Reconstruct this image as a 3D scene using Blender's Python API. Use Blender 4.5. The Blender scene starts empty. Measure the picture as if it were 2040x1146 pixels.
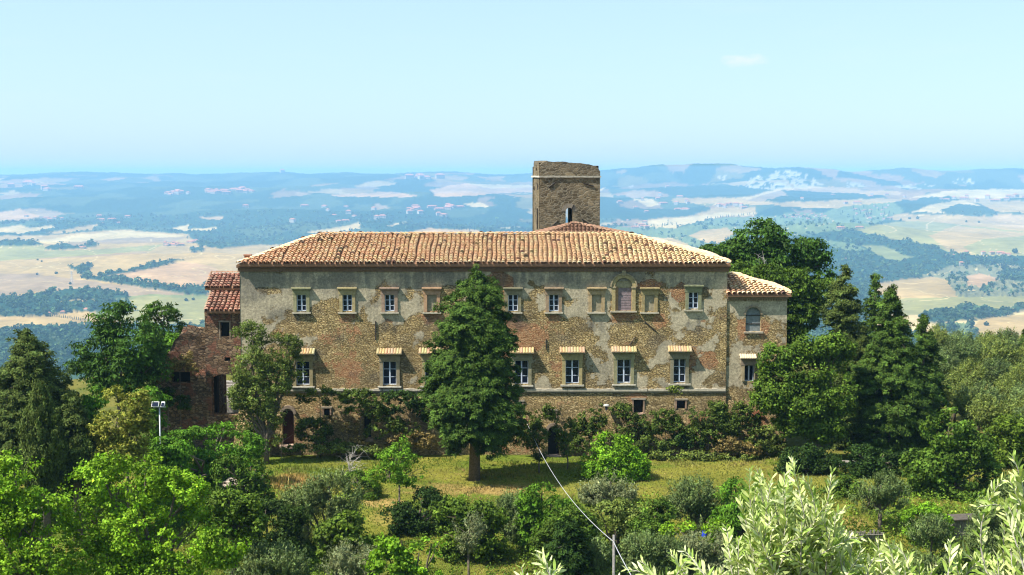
import bpy, math, random
import numpy as np
from mathutils import Vector
random.seed(7); RNG = np.random.default_rng(7)
SC = bpy.context.scene
COL = SC.collection
R = math.radians

# ------------------------------------------------------------------ camera
F = 2640.0; CX, CY = 1020.0, 573.0           # focal length and centre in pixels of the 2040 px photograph
PITCH = math.atan(228 / F); CZ = 23.6
cam = bpy.data.cameras.new('camera'); camo = bpy.data.objects.new('camera', cam); COL.objects.link(camo)
cam.sensor_width = 36; cam.lens = 36 * F / 2040
camo.location = (0, 0, CZ); camo.rotation_euler = (math.pi / 2 - PITCH, 0, 0)
cam.clip_start = 0.1; cam.clip_end = 120000
SC.camera = camo

# ------------------------------------------------------------------ light
SUN_TO = Vector((0.80, 0.36, -1.12)).normalized()      # direction the light travels
sun_el = math.asin(-SUN_TO.z); src = -SUN_TO
sun_az = math.atan2(src.x, src.y)                       # from +Y towards +X
sl = bpy.data.lights.new('sun', 'SUN'); sl.energy = 5.0; sl.angle = R(0.53); sl.color = (1, 0.94, 0.84)
so = bpy.data.objects.new('sun', sl); COL.objects.link(so)
so.rotation_euler = SUN_TO.to_track_quat('-Z', 'Y').to_euler()
W = bpy.data.worlds.new('World'); SC.world = W; W.use_nodes = True
nt = W.node_tree; nt.nodes.clear()
out = nt.nodes.new('ShaderNodeOutputWorld'); bg = nt.nodes.new('ShaderNodeBackground')
sky = nt.nodes.new('ShaderNodeTexSky'); sky.sky_type = 'NISHITA'; sky.sun_disc = False
sky.sun_elevation = sun_el; sky.sun_rotation = sun_az
sky.altitude = 500; sky.air_density = 1.0; sky.dust_density = 1.3; sky.ozone_density = 1.0
tint = nt.nodes.new('ShaderNodeMix'); tint.data_type = 'RGBA'; tint.blend_type = 'MULTIPLY'
tint.inputs[0].default_value = 1; tint.inputs[7].default_value = (0.88, 0.94, 1.0, 1)
nt.links.new(sky.outputs[0], tint.inputs[6])
# one small fair weather cloud and faint veils, placed by direction in the sky
tc = nt.nodes.new('ShaderNodeTexCoord'); mp = nt.nodes.new('ShaderNodeMapping')
mp.inputs[3].default_value = (9, 9, 60)
nz = nt.nodes.new('ShaderNodeTexNoise'); nz.inputs['Scale'].default_value = 1.0; nz.inputs['Detail'].default_value = 6
nt.links.new(tc.outputs['Generated'], mp.inputs[0]); nt.links.new(mp.outputs[0], nz.inputs['Vector'])
mr = nt.nodes.new('ShaderNodeMapRange'); mr.inputs[1].default_value = 0.58; mr.inputs[2].default_value = 0.85
mr.inputs[3].default_value = 0; mr.inputs[4].default_value = 0.08
nt.links.new(nz.outputs[0], mr.inputs[0])
# cloud direction
cd = Vector(((1478 - CX) / F, 1, (345 - 124) / F)).normalized()
sub = nt.nodes.new('ShaderNodeVectorMath'); sub.operation = 'SUBTRACT'; sub.inputs[1].default_value = cd
m2 = nt.nodes.new('ShaderNodeVectorMath'); m2.operation = 'MULTIPLY'; m2.inputs[1].default_value = (52, 52, 190)
ln = nt.nodes.new('ShaderNodeVectorMath'); ln.operation = 'LENGTH'
nt.links.new(tc.outputs['Generated'], sub.inputs[0]); nt.links.new(sub.outputs[0], m2.inputs[0]); nt.links.new(m2.outputs[0], ln.inputs[0])
mp2 = nt.nodes.new('ShaderNodeMapping'); mp2.inputs[3].default_value = (90, 90, 220)
nz2 = nt.nodes.new('ShaderNodeTexNoise'); nz2.inputs['Detail'].default_value = 5; nz2.inputs['Scale'].default_value = 1.2
nt.links.new(tc.outputs['Generated'], mp2.inputs[0]); nt.links.new(mp2.outputs[0], nz2.inputs['Vector'])
ad = nt.nodes.new('ShaderNodeMath'); ad.operation = 'MULTIPLY_ADD'; ad.inputs[1].default_value = 1.6
nt.links.new(nz2.outputs[0], ad.inputs[0]); nt.links.new(ln.outputs['Value'], ad.inputs[2])
mr2 = nt.nodes.new('ShaderNodeMapRange'); mr2.inputs[1].default_value = 1.75; mr2.inputs[2].default_value = 0.9
mr2.inputs[3].default_value = 0; mr2.inputs[4].default_value = 0.6
nt.links.new(ad.outputs[0], mr2.inputs[0])
mx = nt.nodes.new('ShaderNodeMath'); mx.operation = 'MAXIMUM'
nt.links.new(mr.outputs[0], mx.inputs[0]); nt.links.new(mr2.outputs[0], mx.inputs[1])
cm = nt.nodes.new('ShaderNodeMix'); cm.data_type = 'RGBA'; cm.inputs[7].default_value = (4.6, 4.7, 4.8, 1)
nt.links.new(mx.outputs[0], cm.inputs[0]); hzm = nt.nodes.new('ShaderNodeMix'); hzm.data_type = 'RGBA'; hzm.inputs[0].default_value = 0.62; hzm.inputs[7].default_value = (2.85, 4.05, 4.7, 1)
nt.links.new(tint.outputs[2], hzm.inputs[6]); nt.links.new(hzm.outputs[2], cm.inputs[6])
nt.links.new(cm.outputs[2], bg.inputs[0]); bg.inputs[1].default_value = 0.108
nt.links.new(bg.outputs[0], out.inputs[0])
vs = SC.view_settings; vs.view_transform = 'Standard'; vs.look = 'None'; vs.exposure = 1.0; vs.gamma = 1
cy = SC.cycles
cy.use_denoising = True; cy.filter_width = 1.15; cy.pixel_filter_type = 'BLACKMAN_HARRIS'
cy.max_bounces = 5; cy.diffuse_bounces = 2; cy.glossy_bounces = 2; cy.transmission_bounces = 3; cy.volume_bounces = 2
cy.transparent_max_bounces = 4; cy.caustics_reflective = False; cy.caustics_refractive = False
SC.render.use_persistent_data = False

# ------------------------------------------------------------------ projection helpers
cp, sp = math.cos(PITCH), math.sin(PITCH)
def P(px, py, Y):
    """world point seen at photo pixel (px, py) on the vertical plane y = Y"""
    a = (px - CX) / F; b = -(py - CY) / F
    dy = cp + b * sp; dz = b * cp - sp
    t = Y / dy
    return np.array((a * t, Y, CZ + dz * t))
def proj(x, y, z):
    z = z - CZ
    d = y * cp - z * sp; u = y * sp + z * cp
    d = np.maximum(d, 1e-3)
    return CX + F * x / d, CY - F * u / d
def PX(px, Y=110.0): return P(px, 700, Y)[0]
def PZ(py, Y=110.0): return P(1020, py, Y)[2]

# ------------------------------------------------------------------ numpy noise
def _h(ix, iy, s):
    n = (ix.astype(np.int64) * 374761393 + iy.astype(np.int64) * 668265263 + s * 974634777) & 0xffffffff
    n = ((n ^ (n >> 13)) * 1274126177) & 0xffffffff
    return ((n ^ (n >> 16)) & 0xffff) / 65535.0
def vn(x, y, s=0):
    x = np.asarray(x, float); y = np.asarray(y, float)
    x0 = np.floor(x); y0 = np.floor(y); fx = x - x0; fy = y - y0
    fx = fx * fx * (3 - 2 * fx); fy = fy * fy * (3 - 2 * fy)
    a = _h(x0, y0, s); b = _h(x0 + 1, y0, s); c = _h(x0, y0 + 1, s); d = _h(x0 + 1, y0 + 1, s)
    return (a * (1 - fx) + b * fx) * (1 - fy) + (c * (1 - fx) + d * fx) * fy
def fbm(x, y, s=0, o=4):
    r = 0; a = 0.5; t = 0
    for i in range(o):
        r = r + a * vn(x, y, s + i * 17); t += a; a *= 0.5; x = x * 2.03 + 11.3; y = y * 2.03 + 5.7
    return r / t
def sstep(a, b, x):
    t = np.clip((x - a) / (b - a), 0, 1); return t * t * (3 - 2 * t)

# ------------------------------------------------------------------ mesh helpers
def mk(name, verts, faces, mat, parent=None, col=None, smooth=False):
    """verts in world space; placed relative to the parent's location"""
    verts = np.asarray(verts, np.float32).reshape(-1, 3)
    me = bpy.data.meshes.new(name)
    off = np.zeros(3)
    if parent is not None:
        p = parent
        while p is not None:
            off = off + np.array(p.location); p = p.parent
        verts = verts - off.astype(np.float32)
    if isinstance(faces, np.ndarray) and faces.ndim == 2:
        k = faces.shape[1]; M = len(faces)
        me.vertices.add(len(verts)); me.vertices.foreach_set('co', verts.ravel())
        me.loops.add(M * k); me.loops.foreach_set('vertex_index', faces.astype(np.int32).ravel())
        me.polygons.add(M); me.polygons.foreach_set('loop_start', np.arange(0, M * k, k, dtype=np.int32))
        me.update(calc_edges=True)
    else:
        me.from_pydata(verts.tolist(), [], [list(map(int, f)) for f in faces]); me.update()
    if col is not None:
        at = me.color_attributes.new('Col', 'FLOAT_COLOR', 'POINT')
        c = np.ones((len(verts), 4), np.float32); c[:, :np.shape(col)[1]] = col
        at.data.foreach_set('color', c.ravel())
    if smooth:
        me.polygons.foreach_set('use_smooth', np.ones(len(me.polygons), bool))
    o = bpy.data.objects.new(name, me)
    if mat is not None:
        for m_ in (mat if isinstance(mat, (list, tuple)) else [mat]): me.materials.append(m_)
    COL.objects.link(o)
    if parent is not None: o.parent = parent
    return o
def tag(o, label=None, cat=None, group=None, kind=None):
    if label: o['label'] = label
    if cat: o['category'] = cat
    if group: o['group'] = group
    if kind: o['kind'] = kind
    return o
def thing(name, label, cat, loc, group=None):
    o = bpy.data.objects.new(name, None); COL.objects.link(o); o.location = Vector([float(v) for v in loc])
    o.empty_display_size = 0.5
    return tag(o, label, cat, group)

class MB:
    def __init__(s): s.v = []; s.f = []; s.c = []
    def add(s, v, f, c=None):
        b = len(s.v); s.v += [tuple(map(float, q)) for q in v]; s.f += [tuple(int(i) + b for i in q) for q in f]
        s.c += [tuple(c) if c is not None else (0.5, 0.5, 0.5)] * len(v); return s
    def box(s, x0, x1, y0, y1, z0, z1, c=None, jit=0):
        v = [(x, y, z) for z in (z0, z1) for y in (y0, y1) for x in (x0, x1)]
        if jit: v = [tuple(q + random.uniform(-jit, jit) for q in p) for p in v]
        return s.add(v, [(0, 2, 3, 1), (4, 5, 7, 6), (0, 1, 5, 4), (2, 6, 7, 3), (0, 4, 6, 2), (1, 3, 7, 5)], c)
    def tube(s, pts, rad, n=6, c=None, cap=True):
        pts = [Vector([float(v) for v in p]) for p in pts]
        if not hasattr(rad, '__len__'): rad = [rad] * len(pts)
        vs_ = []; fs = []
        for i, p in enumerate(pts):
            d = (pts[min(i + 1, len(pts) - 1)] - pts[max(i - 1, 0)])
            if d.length < 1e-9: d = Vector((0, 0, 1))
            d.normalize()
            a = d.cross(Vector((0, 1, 0.01))); 
            if a.length < 0.05: a = d.cross(Vector((1, 0, 0)))
            a.normalize(); b = d.cross(a)
            for k in range(n):
                t = 2 * math.pi * k / n
                vs_.append(p + (a * math.cos(t) + b * math.sin(t)) * rad[i])
        for i in range(len(pts) - 1):
            for k in range(n):
                fs.append((i * n + k, i * n + (k + 1) % n, (i + 1) * n + (k + 1) % n, (i + 1) * n + k))
        if cap: fs.append(tuple(range(n))[::-1]); fs.append(tuple(range((len(pts) - 1) * n, len(pts) * n)))
        return s.add(vs_, fs, c)
    def build(s, name, mat, parent=None, smooth=False):
        return mk(name, s.v, s.f, mat, parent, col=np.array(s.c), smooth=smooth)

# ------------------------------------------------------------------ materials
def newmat(name):
    m = bpy.data.materials.new(name); m.use_nodes = True; n = m.node_tree; n.nodes.clear()
    o = n.nodes.new('ShaderNodeOutputMaterial'); b = n.nodes.new('ShaderNodeBsdfPrincipled')
    n.links.new(b.outputs[0], o.inputs[0]); return m, n, b, o
def N(n, t, **kw):
    x = n.nodes.new(t)
    for k, v in kw.items():
        if hasattr(x, k): setattr(x, k, v)
    return x
def noise(n, scale, detail=4, rough=0.55, vec=None, stretch=None):
    tcn = N(n, 'ShaderNodeTexCoord'); x = N(n, 'ShaderNodeTexNoise')
    x.inputs['Scale'].default_value = scale; x.inputs['Detail'].default_value = detail; x.inputs['Roughness'].default_value = rough
    if stretch:
        mpn = N(n, 'ShaderNodeMapping'); mpn.inputs[3].default_value = stretch
        n.links.new(tcn.outputs['Object'], mpn.inputs[0]); n.links.new(mpn.outputs[0], x.inputs['Vector'])
    else: n.links.new(tcn.outputs['Object'], x.inputs['Vector'])
    return x
def ramp(n, fac, stops):
    r = N(n, 'ShaderNodeValToRGB'); e = r.color_ramp.elements
    while len(e) < len(stops): e.new(0.5)
    for i, (p, c) in enumerate(stops):
        e[i].position = p; e[i].color = (*c, 1) if len(c) == 3 else c
    n.links.new(fac, r.inputs[0]); return r
def mixc(n, fac, a, b, mode='MIX'):
    x = N(n, 'ShaderNodeMix'); x.data_type = 'RGBA'; x.blend_type = mode
    for s, v in ((0, fac), (6, a), (7, b)):
        if isinstance(v, (int, float)): x.inputs[s].default_value = v
        elif isinstance(v, tuple): x.inputs[s].default_value = (*v[:3], 1)
        else: n.links.new(v, x.inputs[s])
    return x.outputs[2]
def math_(n, op, a, b=None, c=None):
    x = N(n, 'ShaderNodeMath'); x.operation = op
    for i, v in enumerate((a, b, c)):
        if v is None: continue
        if isinstance(v, (int, float)): x.inputs[i].default_value = v
        else: n.links.new(v, x.inputs[i])
    return x.outputs[0]
def bump(n, b, h, strength, dist):
    x = N(n, 'ShaderNodeBump'); x.inputs['Strength'].default_value = strength; x.inputs['Distance'].default_value = dist
    n.links.new(h, x.inputs['Height']); n.links.new(x.outputs[0], b.inputs['Normal']); return x

def simple(name, c, rough=0.8, var=0.25, scale=6, bumpd=0.01, metal=0, spec=0.3):
    m, n, b, o = newmat(name)
    x = noise(n, scale); c2 = tuple(v * (1 - var) for v in c); c3 = tuple(min(1, v * (1 + var)) for v in c)
    r = ramp(n, x.outputs[0], [(0.3, c2), (0.7, c3)]); n.links.new(r.outputs[0], b.inputs['Base Color'])
    b.inputs['Roughness'].default_value = rough; b.inputs['Metallic'].default_value = metal
    b.inputs['Specular IOR Level'].default_value = spec
    if bumpd: bump(n, b, x.outputs[0], 0.6, bumpd)
    return m
def attr_mat(name, rough=0.8, nscale=8, var=0.35, bumpd=0.01, spec=0.25):
    """colour from the Col attribute, broken up by noise"""
    m, n, b, o = newmat(name)
    a = N(n, 'ShaderNodeAttribute'); a.attribute_name = 'Col'
    x = noise(n, nscale, 5, 0.6)
    r = ramp(n, x.outputs[0], [(0.25, (1 - var,) * 3), (0.75, (1 + var * 0.6,) * 3)])
    sc_ = mixc(n, 1.0, r.outputs[0], (0.88, 0.88, 0.88), 'MULTIPLY'); n.links.new(mixc(n, 1.0, a.outputs['Color'], sc_, 'MULTIPLY'), b.inputs['Base Color'])
    b.inputs['Roughness'].default_value = rough; b.inputs['Specular IOR Level'].default_value = spec
    if bumpd: bump(n, b, x.outputs[0], 0.7, bumpd)
    return m
def leaf_mat(name, transl=0.2, rough=0.6, spec=0.08):
    m, n, b, o = newmat(name)
    a = N(n, 'ShaderNodeAttribute'); a.attribute_name = 'Col'
    n.links.new(a.outputs['Color'], b.inputs['Base Color']); b.inputs['Roughness'].default_value = rough
    b.inputs['Specular IOR Level'].default_value = spec
    t = N(n, 'ShaderNodeBsdfTranslucent')
    g = mixc(n, 1.0, a.outputs['Color'], (1.25, 1.3, 0.5), 'MULTIPLY'); n.links.new(g, t.inputs[0])
    mxs = N(n, 'ShaderNodeMixShader'); mxs.inputs[0].default_value = transl
    n.links.new(b.outputs[0], mxs.inputs[1]); n.links.new(t.outputs[0], mxs.inputs[2]); n.links.new(mxs.outputs[0], o.inputs[0])
    return m

M = {}
M['leaf'] = leaf_mat('leaf'); M['needle'] = leaf_mat('needle', 0.12, 0.7, 0.05); M['olive_leaf'] = leaf_mat('olive_leaf', 0.15, 0.5, 0.15)
M['bark'] = simple('bark', (0.12, 0.095, 0.07), 0.9, 0.4, 8, 0.03)
M['pale_bark'] = simple('pale_bark', (0.34, 0.31, 0.27), 0.9, 0.3, 8, 0.02)
M['tile'] = attr_mat('roof_tile', 0.85, 9, 0.35, 0.01)
M['tile_base'] = simple('tile_bed', (0.13, 0.07, 0.045), 0.95, 0.3, 4)
M['trim'] = attr_mat('stone_trim', 0.85, 5, 0.4, 0.015)
M['paint'] = simple('window_paint', (0.50, 0.56, 0.68), 0.5, 0.12, 20, 0)
M['glass'] = simple('window_glass', (0.008, 0.012, 0.03), 0.12, 0.3, 3, 0.0, 0, 0.35)
M['iron'] = simple('iron', (0.03, 0.024, 0.02), 0.7, 0.3, 9)
M['dark'] = simple('interior_shade', (0.012, 0.011, 0.011), 0.95, 0.3, 3, 0)  # near-black panels put the shade inside openings into the colour
M['door'] = simple('door_wood', (0.06, 0.018, 0.014), 0.75, 0.35, 9)
M['greywood'] = simple('grey_wood', (0.20, 0.18, 0.155), 0.85, 0.35, 7)
M['metal'] = simple('grey_metal', (0.42, 0.44, 0.46), 0.45, 0.15, 12, 0, 0.3)
M['pole'] = simple('weathered_pole', (0.17, 0.16, 0.15), 0.85, 0.3, 14, 0.004)
M['cable'] = simple('cable', (0.45, 0.46, 0.48), 0.5, 0.05, 5, 0)
M['rock'] = simple('rock', (0.30, 0.25, 0.2), 0.95, 0.4, 2.5, 0.06)
M['blue'] = simple('blue_plastic', (0.02, 0.05, 0.42), 0.4, 0.1, 5, 0)
M['white'] = simple('white_plastic', (0.7, 0.7, 0.68), 0.5, 0.1, 5, 0)
M['house'] = attr_mat('house_render', 0.9, 0.3, 0.12, 0)

def wall_mat(name, stone_a, stone_b, stone_c, mortar, plaster_a, plaster_b, brick_a, brick_b, sx=2.6, sz=5.2, bumpd=0.09):
    """masks in Col: R plaster, G brick, B dark weathering"""
    m, n, b, o = newmat(name)
    a = N(n, 'ShaderNodeAttribute'); a.attribute_name = 'Col'
    sepc = N(n, 'ShaderNodeSeparateColor'); n.links.new(a.outputs['Color'], sepc.inputs[0])
    tcn = N(n, 'ShaderNodeTexCoord')
    warp = noise(n, 1.7, 3); wv = N(n, 'ShaderNodeVectorMath'); wv.operation = 'MULTIPLY_ADD'
    n.links.new(warp.outputs['Color'], wv.inputs[0]); wv.inputs[1].default_value = (0.25, 0.25, 0.25); n.links.new(tcn.outputs['Object'], wv.inputs[2])
    mpn = N(n, 'ShaderNodeMapping'); mpn.inputs[3].default_value = (sx, sx, sz); n.links.new(wv.outputs[0], mpn.inputs[0])
    v1 = N(n, 'ShaderNodeTexVoronoi'); v1.inputs['Scale'].default_value = 1; n.links.new(mpn.outputs[0], v1.inputs['Vector'])
    v2 = N(n, 'ShaderNodeTexVoronoi'); v2.feature = 'DISTANCE_TO_EDGE'; v2.inputs['Scale'].default_value = 1; n.links.new(mpn.outputs[0], v2.inputs['Vector'])
    hs = N(n, 'ShaderNodeSeparateColor'); n.links.new(v1.outputs['Color'], hs.inputs[0])
    st = ramp(n, hs.outputs[0], [(0.0, stone_a), (0.45, stone_b), (0.8, stone_c), (1.0, tuple(v * 1.2 for v in stone_c))])
    big = noise(n, 0.55, 4); bigr = ramp(n, big.outputs[0], [(0.3, (0.6, 0.6, 0.62)), (0.7, (1.25, 1.2, 1.1))])
    stone = mixc(n, 1.0, st.outputs[0], bigr.outputs[0], 'MULTIPLY')
    er = N(n, 'ShaderNodeMapRange'); er.inputs[1].default_value = 0.0; er.inputs[2].default_value = 0.12; n.links.new(v2.outputs['Distance'], er.inputs[0])
    fine = noise(n, 9, 5, 0.65)
    stone = mixc(n, er.outputs[0], mortar, stone)
    # brick
    mb = N(n, 'ShaderNodeMapping'); mb.inputs[3].default_value = (4.0, 4.0, 11.0); n.links.new(tcn.outputs['Object'], mb.inputs[0])
    vb = N(n, 'ShaderNodeTexVoronoi'); n.links.new(mb.outputs[0], vb.inputs['Vector']); vb.inputs['Scale'].default_value = 1; vb.inputs['Randomness'].default_value = 0.6
    hb = N(n, 'ShaderNodeSeparateColor'); n.links.new(vb.outputs['Color'], hb.inputs[0])
    br = ramp(n, hb.outputs[0], [(0, brick_a), (1, brick_b)])
    # plaster
    pl = noise(n, 0.9, 6, 0.6); plr = ramp(n, pl.outputs[0], [(0.3, plaster_a), (0.68, plaster_b)])
    pl2 = noise(n, 5, 6, 0.7); plc = mixc(n, 0.65, plr.outputs[0], ramp(n, pl2.outputs[0], [(0.3, tuple(v * 0.55 for v in plaster_a)), (0.7, tuple(v * 1.25 for v in plaster_b))]).outputs[0])
    rag = noise(n, 2.2, 9, 0.75)
    def mask(ch, k=0.8, w=0.06):
        s = math_(n, 'MULTIPLY_ADD', math_(n, 'SUBTRACT', rag.outputs[0], 0.5), k * 2.2, ch)
        mr_ = N(n, 'ShaderNodeMapRange'); mr_.inputs[1].default_value = 0.5 - w; mr_.inputs[2].default_value = 0.5 + w; n.links.new(s, mr_.inputs[0]); return mr_.outputs[0]
    mbk = mask(sepc.outputs[1]); mpl = mask(sepc.outputs[0])
    c = mixc(n, mbk, stone, br.outputs[0]); c = mixc(n, mpl, c, plc)
    fr = ramp(n, fine.outputs[0], [(0.3, (0.72,) * 3), (0.7, (1.2,) * 3)])
    c = mixc(n, 1.0, c, fr.outputs[0], 'MULTIPLY')
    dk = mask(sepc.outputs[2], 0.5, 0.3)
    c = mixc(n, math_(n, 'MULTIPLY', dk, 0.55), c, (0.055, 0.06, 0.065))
    n.links.new(c, b.inputs['Base Color']); b.inputs['Roughness'].default_value = 0.95; b.inputs['Specular IOR Level'].default_value = 0.04
    h = math_(n, 'MULTIPLY', er.outputs[0], 0.7); h = math_(n, 'ADD', h, math_(n, 'MULTIPLY', hs.outputs[1], 0.35))
    h = math_(n, 'ADD', h, math_(n, 'MULTIPLY', fine.outputs[0], 0.5))
    hp = math_(n, 'ADD', math_(n, 'MULTIPLY', pl2.outputs[0], 0.35), 1.35)
    hm = N(n, 'ShaderNodeMix'); hm.data_type = 'FLOAT'; n.links.new(mpl, hm.inputs[0]); n.links.new(h, hm.inputs[2]); n.links.new(hp, hm.inputs[3])
    bump(n, b, hm.outputs[0], 0.9, bumpd)
    return m
M['wall'] = wall_mat('rubble_wall', (0.27, 0.195, 0.095), (0.42, 0.315, 0.15), (0.48, 0.375, 0.20), (0.16, 0.12, 0.06),
                     (0.26, 0.225, 0.155), (0.50, 0.43, 0.30), (0.32, 0.155, 0.075), (0.46, 0.29, 0.155), 4.0, 8.5, 0.11)
M['shaded_wall'] = wall_mat('gatehouse_wall', (0.10, 0.065, 0.04), (0.20, 0.13, 0.08), (0.28, 0.20, 0.13), (0.06, 0.045, 0.035),  # stone colours darkened, tree shade on gatehouse and ruin painted in
                     (0.2, 0.18, 0.14), (0.3, 0.27, 0.2), (0.20, 0.075, 0.04), (0.3, 0.13, 0.07))
M['tower_wall'] = wall_mat('tower_wall', (0.10, 0.077, 0.047), (0.15, 0.118, 0.073), (0.20, 0.16, 0.105), (0.22, 0.19, 0.135),
                     (0.2, 0.19, 0.15), (0.28, 0.26, 0.2), (0.14, 0.1, 0.06), (0.2, 0.13, 0.08), 2.2, 4.0, 0.05)

# ------------------------------------------------------------------ terrain height
def bumpsum(x, Y):
    z = np.zeros_like(Y, float)
    # (photo px of the centre, distance, half width m, half depth m, height m)
    for px, d, sx, sy, h in [(1700, 6000, 560, 400, 85), (1560, 6300, 450, 350, 40), (1940, 5200, 700, 500, 60), (2100, 6500, 600, 600, 60),
                             (1400, 6900, 600, 350, 45), (1330, 5600, 420, 350, 32), (1830, 3600, 260, 260, 30), (1990, 3900, 330, 260, 42), (2050, 2750, 300, 300, 30), (1900, 3150, 300, 150, 18),
                             (100, 4600, 900, 380, 45), (430, 4300, 700, 380, 50), (330, 5600, 900, 350, 38), (80, 3500, 700, 340, 36), (250, 3900, 250, 200, 20), (880, 6500, 300, 220, 42), (20, 5400, 500, 260, 34),
                             (700, 7000, 800, 300, 40), (900, 9700, 800, 400, 75), (60, 7200, 500, 400, 42), (560, 8300, 1000, 400, 45), (420, 10500, 900, 450, 60), (180, 9300, 700, 400, 50),
                             (1360, 13000, 800, 700, 62), (1460, 13300, 700, 600, 70), (1600, 12300, 600, 600, 95), (1530, 11500, 400, 350, 45), (1790, 12800, 900, 700, 62), (1950, 13000, 900, 600, 55), (1250, 13400, 700, 500, 36), (2100, 12800, 900, 700, 60),
                             (1400, 9600, 900, 350, 45), (1650, 8800, 800, 380, 55), (1950, 8300, 600, 350, 42), (1850, 10200, 900, 450, 55), (2040, 9500, 500, 350, 40), (1300, 11000, 700, 350, 40),
                             (620, 13300, 900, 700, 22), (180, 13000, 1200, 700, 12), (760, 12400, 700, 500, 34), (480, 12000, 800, 500, 22), (950, 13500, 800, 600, 20), (0, 11500, 700, 500, 20)]:
        cx_ = (px - CX) / F * d
        z = z + h * np.exp(-((x - cx_) / sx) ** 2 - ((Y - d) / sy) ** 2)
    return z
def H(x, Y):
    x = np.asarray(x, float); Y = np.asarray(Y, float); x, Y = np.broadcast_arrays(x, Y)
    near = np.interp(Y, [-60, 0, 6, 12, 22, 34, 48, 60, 74, 84, 95, 100, 165, 240], [26, 21.9, 19.2, 15.5, 10, 3.5, -2.5, -4, -3.4, -2.0, -0.35, 0, 0, -16])
    near = near + (fbm(x / 9, Y / 9, 3) - 0.5) * 1.3 * sstep(99, 88, Y) * sstep(0, 20, Y)
    near = near + (fbm(x / 5, Y / 5, 9) - 0.5) * 0.25
    # small bank with a rock, left of the lawn
    near = near + 0.9 * np.exp(-((x + 19.5) / 3.2) ** 2 - ((Y - 97.5) / 2.2) ** 2)
    near = near - 0.25 * np.maximum(0, -x - 40) * sstep(100, 140, Y) * 0.6
    far = np.interp(Y, [230, 420, 1500, 2200, 6000, 8000, 10000, 12000, 14000, 15500, 17000, 60000], [-14, -62, -285, -318, -314, -266, -178, -84, 2, -12, -120, -600])
    amp = np.interp(Y, [1500, 2500, 6000, 12000, 30000], [0, 26, 34, 34, 30]); far = far + np.interp(Y, [1500, 2500, 9000], [0, 9, 12]) * (fbm(x / 330 + Y / 900, Y / 420, 63, 3) - .5) * 2
    far = far + amp * (fbm(x / 900, Y / 1300, 21, 4) - 0.5) * 2
    am2 = np.interp(Y, [5000, 9000, 14000], [0, 20, 26])
    far = far + am2 * (fbm(x / 420, Y / 900, 41, 4) - 0.5) * 2
    far = far + bumpsum(x, Y)
    t = sstep(225, 320, Y)
    return near * (1 - t) + far * t
def ground(x, Y): return float(H(np.array([x]), np.array([Y]))[0])
_YS = np.concatenate([np.linspace(30, 240, 1400), np.exp(np.linspace(math.log(240), math.log(16500), 5200))])
def hit(px, py, ymin=60):
    a = (px - CX) / F; b = -(py - CY) / F
    dy = cp + b * sp; dz = b * cp - sp
    Y = _YS[_YS > ymin]; x = a / dy * Y; z = CZ + dz / dy * Y
    g = H(x, Y); i = np.argmax(g >= z)
    if g[i] < z[i]: i = len(Y) - 1
    return np.array((x[i], Y[i], g[i]))

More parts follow.
